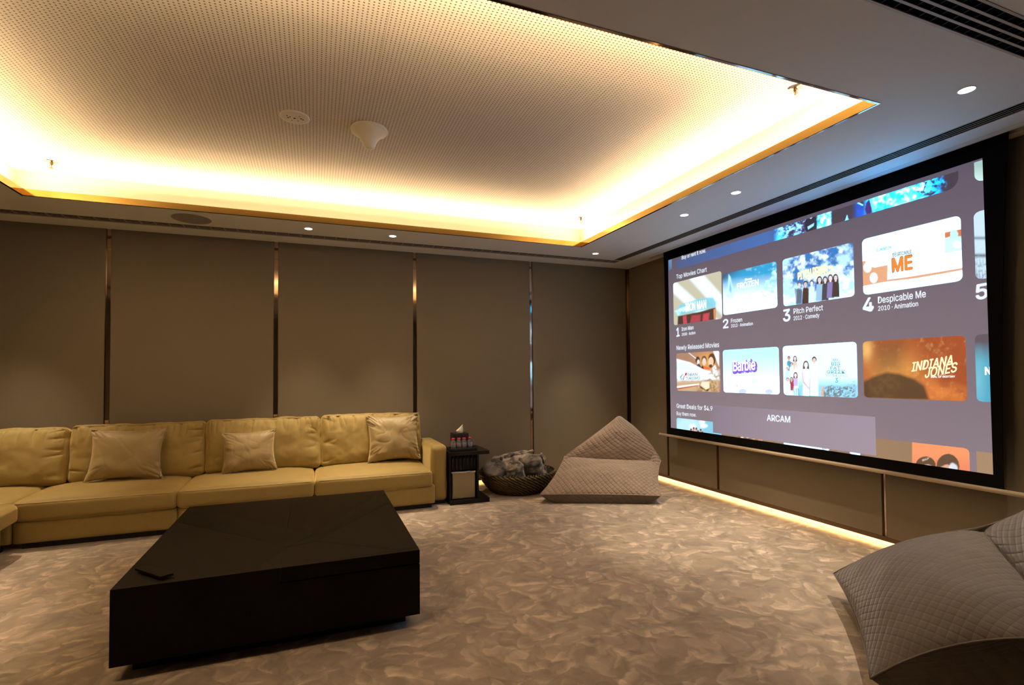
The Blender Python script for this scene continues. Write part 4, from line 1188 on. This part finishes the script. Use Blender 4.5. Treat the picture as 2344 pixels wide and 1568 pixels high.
# ------------------------------------------------------------------ side table
st = empty('side_table', (1.52, 5.42, 0), 'black wooden side table with ribbed front beside the sofa arm', 'side table')
def sb(name, b, m=m_table, bev=.0015): return boxo(name, (b[0] - 1.52, b[1] - 1.52, b[2] - 5.42, b[3] - 5.42, b[4], b[5]), m, st, bev)
sb('tabletop', (1.312, 1.74, 5.20, 5.66, .505, .542))
sb('base', (1.312, 1.74, 5.20, 5.66, .0005, .045))
sb('side_panel', (1.312, 1.332, 5.24, 5.62, .045, .505)); sb('side_panel', (1.612, 1.634, 5.24, 5.62, .045, .505))
sb('back_panel', (1.332, 1.612, 5.58, 5.60, .045, .505))
sb('drawer', (1.333, 1.611, 5.262, 5.56, .345, .503))
for k in range(7):
    c = 1.352 + k * .0405
    bm = bmesh.new()
    tube(bm, [(c - 1.52, 5.262 - 5.42, .350), (c - 1.52, 5.262 - 5.42, .498)], .013, 12)
    obj('rib', bm, m_table, st, True)
t = empty('waste_bin', (1.472, 5.36, .0455), 'square tan leather waste bin with a white liner under the side table', 'waste bin')
bm = bmesh.new()
x0, x1, y0, y1, h = -.125, .127, -.105, .105, .278
for b in ((x0, x1, y0, y0 + .008, 0, h), (x0, x1, y1 - .008, y1, 0, h), (x0, x0 + .008, y0, y1, 0, h), (x1 - .008, x1, y0, y1, 0, h), (x0, x1, y0, y1, 0, .01)): box(bm, *b, bev=.002)
obj('bin_body', bm, m_bin, t)
bm = bmesh.new(); N_ = 40
ring = []
for k in range(N_):
    a = 2 * PI * k / N_
    cx_, cy_ = math.cos(a), math.sin(a)
    s = 1 / max(abs(cx_), abs(cy_))
    w_ = .006 * noise.noise(Vector((a * 4, 1, 2)))
    ring.append([(cx_ * s * .108, cy_ * s * .088, h - .08), (cx_ * s * .114, cy_ * s * .094, h - .02), (cx_ * s * .117, cy_ * s * .097, h + .006 + w_ * 1.6), (cx_ * s * .131, cy_ * s * .1075, h + .003 + w_), (cx_ * s * .133, cy_ * s * .1085, h - .006 + w_ * 2)])
vs = [[bm.verts.new(p) for p in r] for r in ring]
for k in range(N_):
    for j in range(4): bm.faces.new((vs[k][j], vs[(k + 1) % N_][j], vs[(k + 1) % N_][j + 1], vs[k][j + 1]))
obj('bin_liner', bm, m_liner, t, True)

TT = .5425
t = empty('tray', (1.475, 5.375, TT), 'small black rectangular tray holding four water bottles', 'tray')
bm = bmesh.new()
x0, x1, y0, y1, h = -.142, .142, -.125, .05, .03
for b in ((x0, x1, y0, y0 + .006, 0, h), (x0, x1, y1 - .006, y1, 0, h), (x0, x0 + .006, y0, y1, 0, h), (x1 - .006, x1, y0, y1, 0, h)): box(bm, *b, bev=.0015)
obj('tray_rim', bm, m_black, t); boxo('tray_floor', (x0, x1, y0, y1, 0, .006), m_black, t)
prof = [(0, .0), (.0235, .0005), (.0258, .004), (.0248, .018), (.0262, .028), (.0250, .038), (.0262, .048), (.0262, .088), (.0240, .099), (.0165, .107), (.0150, .113)]
BL = ['water bottle with red cap, leftmost of the four on the tray', 'water bottle with red cap, second from the left on the tray',
      'water bottle with red cap, third from the left on the tray', 'water bottle with red cap, rightmost of the four, nearest the tabletop edge']
b0 = None
for i, px in enumerate((1037.5, 1050.5, 1062.5, 1075.5)):
    p = at(px, 1010, 1, 5.31)
    if b0 is None:
        b0 = empty('water_bottle', (p.x, 5.31, TT + .0065), BL[0], 'bottle', 'small water bottles on the tray')
        bt = obj('bottle_body', lathe(prof, 24), m_water, b0, True)
        obj('label_band', lathe([(.0264, .034), (.0267, .035), (.0267, .080), (.0264, .081)], 24), m_label, b0, True)
        obj('cap', lathe([(0, .1275), (.0160, .1275), (.0180, .125), (.0180, .112), (0, .112)], 20), m_red, b0)
        kids = list(b0.children)
    else:
        r = b0.copy(); COL.objects.link(r); r.location = (p.x, 5.31, TT + .0065); r['label'] = BL[i]
        for ch in kids:
            c_ = ch.copy(); COL.objects.link(c_); c_.parent = r
t = empty('tissue_box', (1.50, 5.52, TT), 'black tissue box with a white tissue standing behind the water bottles', 'tissue box')
boxo('box_body', (-.088, .086, -.065, .065, 0.0005, .165), m_black, t, bev=.003)
bm = bmesh.new()
g = [[(-.030, 0, .160), (-.012, -.012, .162), (.010, -.014, .161), (.028, -.004, .160), (.040, .006, .160)],
     [(-.040, .0, .190), (-.018, -.020, .186), (.008, -.018, .188), (.032, -.006, .188), (.046, .010, .186)],
     [(-.008, .004, .214), (.004, -.014, .216), (.018, -.014, .216), (.034, -.004, .214), (.046, .012, .208)],
     [(.018, .006, .236), (.022, -.004, .238), (.028, -.006, .240), (.034, .0, .238), (.040, .010, .234)],
     [(.034, .004, .254), (.035, .002, .255), (.036, .002, .256), (.037, .003, .256), (.038, .005, .254)]]
vs = [[bm.verts.new(p) for p in r] for r in g]
for i in range(4):
    for j in range(4): bm.faces.new((vs[i][j], vs[i][j + 1], vs[i + 1][j + 1], vs[i + 1][j]))
bmesh.ops.subdivide_edges(bm, edges=bm.edges, cuts=2, use_grid_fill=True, smooth=.3)
obj('tissue', bm, m_tissue, t, True)

# ------------------------------------------------------------------ woven basket with rolled throws
BX, BY = 2.215, 5.595
bk = empty('woven_basket', (BX, BY, 0), 'wide round basket of dark bronze weave on the carpet by the side table', 'basket')
def brad(z): return .285 + .145 * math.sin(min(1, z / .23) * PI / 2) ** .9
obj('shell', lathe([(0, .0105), (.26, .0105), (.27, .004), (.285, .002)] + [(brad(z) - .004, z) for z in (.01, .03, .06, .1, .14, .18, .215)] + [(brad(.215) - .014, .215), (brad(.1) - .014, .1), (.27, .02), (0, .02)], 64), m_plinth, bk, True)
bm = bmesh.new()
for tier in range(5):
    z0 = .012 + tier * .043
    n_ = 46
    for k in range(n_):
        a = 2 * PI * (k + (tier % 2) * .5) / n_
        pts = []
        for q in range(5):
            u = q / 4
            aa, z = a + (.26 if True else 0) * (u - .5), z0 + .056 * (1 - u) - .004
            r = brad(max(.004, z)) + .004 + .007 * math.sin(u * PI)
            pts.append((r * math.cos(aa), r * math.sin(aa), max(.008, z)))
        tube(bm, pts, lambda u: .0055 + .0070 * math.sin(u * PI), 6)
o = obj('weave_strands', bm, m_weave, bk, True); o['kind'] = 'stuff'
bm = bmesh.new()
for k in range(84):
    a = 2 * PI * k / 84
    r = brad(.22)
    tube(bm, [((r - .008) * math.cos(a), (r - .008) * math.sin(a), .205), ((r + .010) * math.cos(a + .02), (r + .010) * math.sin(a + .02), .232), ((r - .002) * math.cos(a + .05), (r - .002) * math.sin(a + .05), .244)], .006, 6)
o = obj('rim_strands', bm, m_weave, bk, True); o['kind'] = 'stuff'

def throw(loc, L, R, rot, seed, m, label, squash=.85):
    """a rolled fur blanket: spiral end, creases along the roll"""
    t = empty('fur_throw', loc, label, 'blanket', 'rolled fur throws in the basket')
    n_, k_ = 40, 48
    P = np.zeros((n_ + 1, k_ + 1, 3))
    for i in range(n_ + 1):
        u = i / n_
        for j in range(k_ + 1):
            a = 2 * PI * (j % k_) / k_
            e = min(u, 1 - u) * n_
            if e < 6:
                f = (e / 6)
                rr = R * (1 - (1 - f) ** 2.2) ; xx = (u - .5) * L * .97
                sp = math.sin((f * 3.2 + a / (2 * PI)) * 2 * PI) * .010 * (1 - f) 
            else: rr = R; xx = (u - .5) * L; sp = 0
            w_ = noise.noise(Vector((u * 5 + seed, math.cos(a) * 1.6, math.sin(a) * 1.6 + seed)))
            w2 = noise.noise(Vector((u * 14 + seed, math.cos(a) * 3, math.sin(a) * 3)))
            rr *= 1 + .16 * w_ + .06 * w2
            P[i, j] = (xx + sp + .01 * w2, rr * math.cos(a), rr * math.sin(a) * squash)
    me = gridmesh('roll', P)
    link('rolled_fur', me, m, t, True, rot=rot)
    bm = bmesh.new()
    pts = [((u - .5) * L * .92, -R * .55, R * squash * .88 + .012 * noise.noise(Vector((u * 9, seed, 0)))) for u in [q / 10 for q in range(11)]]
    tube(bm, pts, lambda u: R * .13 + .004 * math.sin(u * 20), 8)
    obj('fold_edge', bm, m, t, True, rot=rot)
    return t
throw((2.345, 5.44, .290), .27, .135, (rd(4), rd(74), rd(10)), 1, m_fur2, 'dark grey fur throw rolled upright at the right of the basket')
throw((2.10, 5.43, .255), .25, .125, (0, rd(62), rd(34)), 2.4, m_fur, 'mottled taupe fur throw bunched in the middle front of the basket')
throw((1.905, 5.50, .250), .30, .130, (0, rd(42), rd(72)), 5.1, m_fur2, 'dark fur throw slumped over the left rim of the basket')
throw((2.20, 5.73, .305), .56, .125, (0, rd(-7), rd(4)), 7.7, m_fur, 'long rolled taupe fur throw lying across the back of the basket')
throw((2.475, 5.60, .265), .30, .085, (0, rd(62), rd(115)), 9.2, m_fur, 'pale fur throw hanging over the right rim of the basket', .6)

# ------------------------------------------------------------------ quilted beanbag loungers
def bez(a, b, sag, n):
    a, b, s = Vector(a), Vector(b), Vector(sag)
    return [a * (1 - t) + b * t + s * (4 * t * (1 - t)) for t in [k / n for k in range(n + 1)]]
def coons(c0, c1, d0, d1, bulge, n, seed=0, wr=.004, pw=.75):
    """surface between curves c0 (v=0), c1 (v=1), d0 (u=0), d1 (u=1), pushed out by bulge"""
    P = np.zeros((n + 1, n + 1, 3))
    for i in range(n + 1):
        u = i / n
        for j in range(n + 1):
            v = j / n
            p = c0[i] * (1 - v) + c1[i] * v + d0[j] * (1 - u) + d1[j] * u - (c0[0] * (1 - u) * (1 - v) + c0[-1] * u * (1 - v) + c1[0] * (1 - u) * v + c1[-1] * u * v)
            e = max(0, 16 * u * (1 - u) * v * (1 - v))
            k = e ** pw
            w_ = noise.noise(Vector((u * 3 + seed, v * 3, seed))) * .6 + noise.noise(Vector((u * 7 + seed, v * 7, 3))) * .3
            p = p + bulge * k + bulge.normalized() * (w_ * wr * 4 * e ** .5)
            P[i, j] = p
    return P
def uvs(P, off=(0, 0)):
    du = np.linalg.norm(np.diff(P, axis=0), axis=2).mean(1); dv = np.linalg.norm(np.diff(P, axis=1), axis=2).mean(0)
    u = np.concatenate([[0], np.cumsum(du)]); v = np.concatenate([[0], np.cumsum(dv)])
    return np.stack(np.broadcast_arrays(u[:, None] + off[0], v[None, :] + off[1]), -1)

def beanbag(name, org, ex, V, label, m, seed, sag=.02, bul=.10, dark=None, up=0., bup=0.):
    """V: local corner points (along the front, inward, up); ex = direction of the front edge"""
    ex = Vector((ex[0], ex[1], 0)).normalized(); ey = Vector((-ex.y, ex.x, 0))
    t = empty(name, (org[0], org[1], 0), label, 'beanbag', 'quilted beanbag loungers')
    V = dict(V); E_ = V.pop('E'); V['E1'] = (E_[0] - .055, E_[1], E_[2] - .035); V['E2'] = (E_[0] + .055, E_[1], E_[2] - .03)
    W = {k: ex * p[0] + ey * p[1] + Vector((0, 0, p[2])) for k, p in V.items()}
    n = 56
    E = {}
    def edge(a, b, sg=(0, 0, 0)):
        if (a, b) not in E:
            s = ex * sg[0] + ey * sg[1] + Vector((0, 0, sg[2]))
            E[(a, b)] = bez(W[a], W[b], s, n); E[(b, a)] = list(reversed(E[(a, b)]))
        return E[(a, b)]
    s = sag
    edge('A', 'B', (0, s * 1.0, .005)); edge('A', 'D', (s * 1.2, 0, -s * .5 + up)); edge('B', 'C', (-s * 1.6, 0, bup)); edge('D', 'C', (0, .02, -s * .9))
    edge('D', 'E1', (.0, -.0, -.006)); edge('C', 'E2', (.02, 0, .035)); edge('E1', 'E2', (0, 0, .038)); edge('A', 'G1', (0, 0, -.01)); edge('B', 'G2', (0, 0, -.01))
    def one(p): return [W[p]] * (n + 1)
    def dirv(x, y, z): return ex * x + ey * y + Vector((0, 0, z))
    def patch(nm, c0, c1, d0, d1, b, mm, sd=0, wr=.004, pw=.75):
        P = coons(c0, c1, d0, d1, b, n, seed + sd, wr, pw)
        P[:, :, 2] = np.maximum(P[:, :, 2], .0008)
        return link(nm, gridmesh(nm, P, uvs(P)), mm, t, True)
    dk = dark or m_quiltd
    patch('seat_panel', edge('A', 'B'), edge('D', 'C'), edge('A', 'D'), edge('B', 'C'), dirv(0, -.55, .80) * bul, m, 1, .006)
    patch('backrest_panel', edge('D', 'C'), edge('E1', 'E2'), edge('D', 'E1'), edge('C', 'E2'), dirv(0, -.75, .55) * bul * .75, m, 2, .006)
    patch('front_underside', edge('G1', 'G2'), edge('A', 'B'), edge('G1', 'A'), edge('G2', 'B'), dirv(0, -.25, -.06) * bul * .3, dk, 3, .001)
    patch('left_side', edge('A', 'G4'), edge('D', 'E1'), edge('A', 'D'), edge('G4', 'E1'), dirv(-1, .3, 0) * bul * .25, m, 4)
    patch('left_side', edge('G1', 'G4'), edge('A', 'G4'), edge('G1', 'A'), one('G4'), dirv(-1, 0, 0) * bul * .15, dk, 5, .001)
    patch('right_side', edge('B', 'G3'), edge('C', 'E2'), edge('B', 'C'), edge('G3', 'E2'), dirv(1, .3, 0) * bul * .25, dark or m, 6)
    patch('right_side', edge('G2', 'G3'), edge('B', 'G3'), edge('G2', 'B'), one('G3'), dirv(1, 0, 0) * bul * .15, dk, 7, .001)
    patch('back_panel', edge('G4', 'G3'), edge('E1', 'E2'), edge('G4', 'E1'), edge('G3', 'E2'), dirv(0, 1, .1) * bul, dk, 8)
    bm = bmesh.new()
    for e in (('A', 'B'), ('A', 'D'), ('B', 'C'), ('D', 'C'), ('D', 'E1'), ('C', 'E2')):
        tube(bm, E[e][::4], .0045, 6)
    obj('piping', bm, m, t, True)
    return t
a1 = at(1236, 1132, 2, .10)
beanbag('beanbag_lounger', a1, (.908, -.419), dict(A=(0, 0, .10), B=(1.235, 0, .095), D=(.275, .45, .425), C=(1.33, .42, .385), E=(.915, .66, .85),
        G1=(.16, .045, .001), G2=(1.10, .05, .001), G3=(1.05, .95, .001), G4=(.25, .92, .001)),
        'taupe quilted beanbag lounger with a pointed back by the back wall and screen', m_quilt, 3, bul=.085)
a2 = at(1908, 1313, 2, .14)
beanbag('beanbag_lounger', a2, (-.721, -.692), dict(A=(0, 0, .14), B=(1.06, 0, .085), D=(.285, .60, .558), C=(1.22, .56, .43), E=(.80, .95, 1.0),
        G1=(.12, .12, .001), G2=(1.0, .14, .001), G3=(1.05, 1.15, .001), G4=(.25, 1.1, .001)),
        'dark grey-brown quilted beanbag lounger cut off by the lower right corner', m_quilt2, 11, dark=m_quiltd, bul=.13, sag=.03, up=.075, bup=.04)
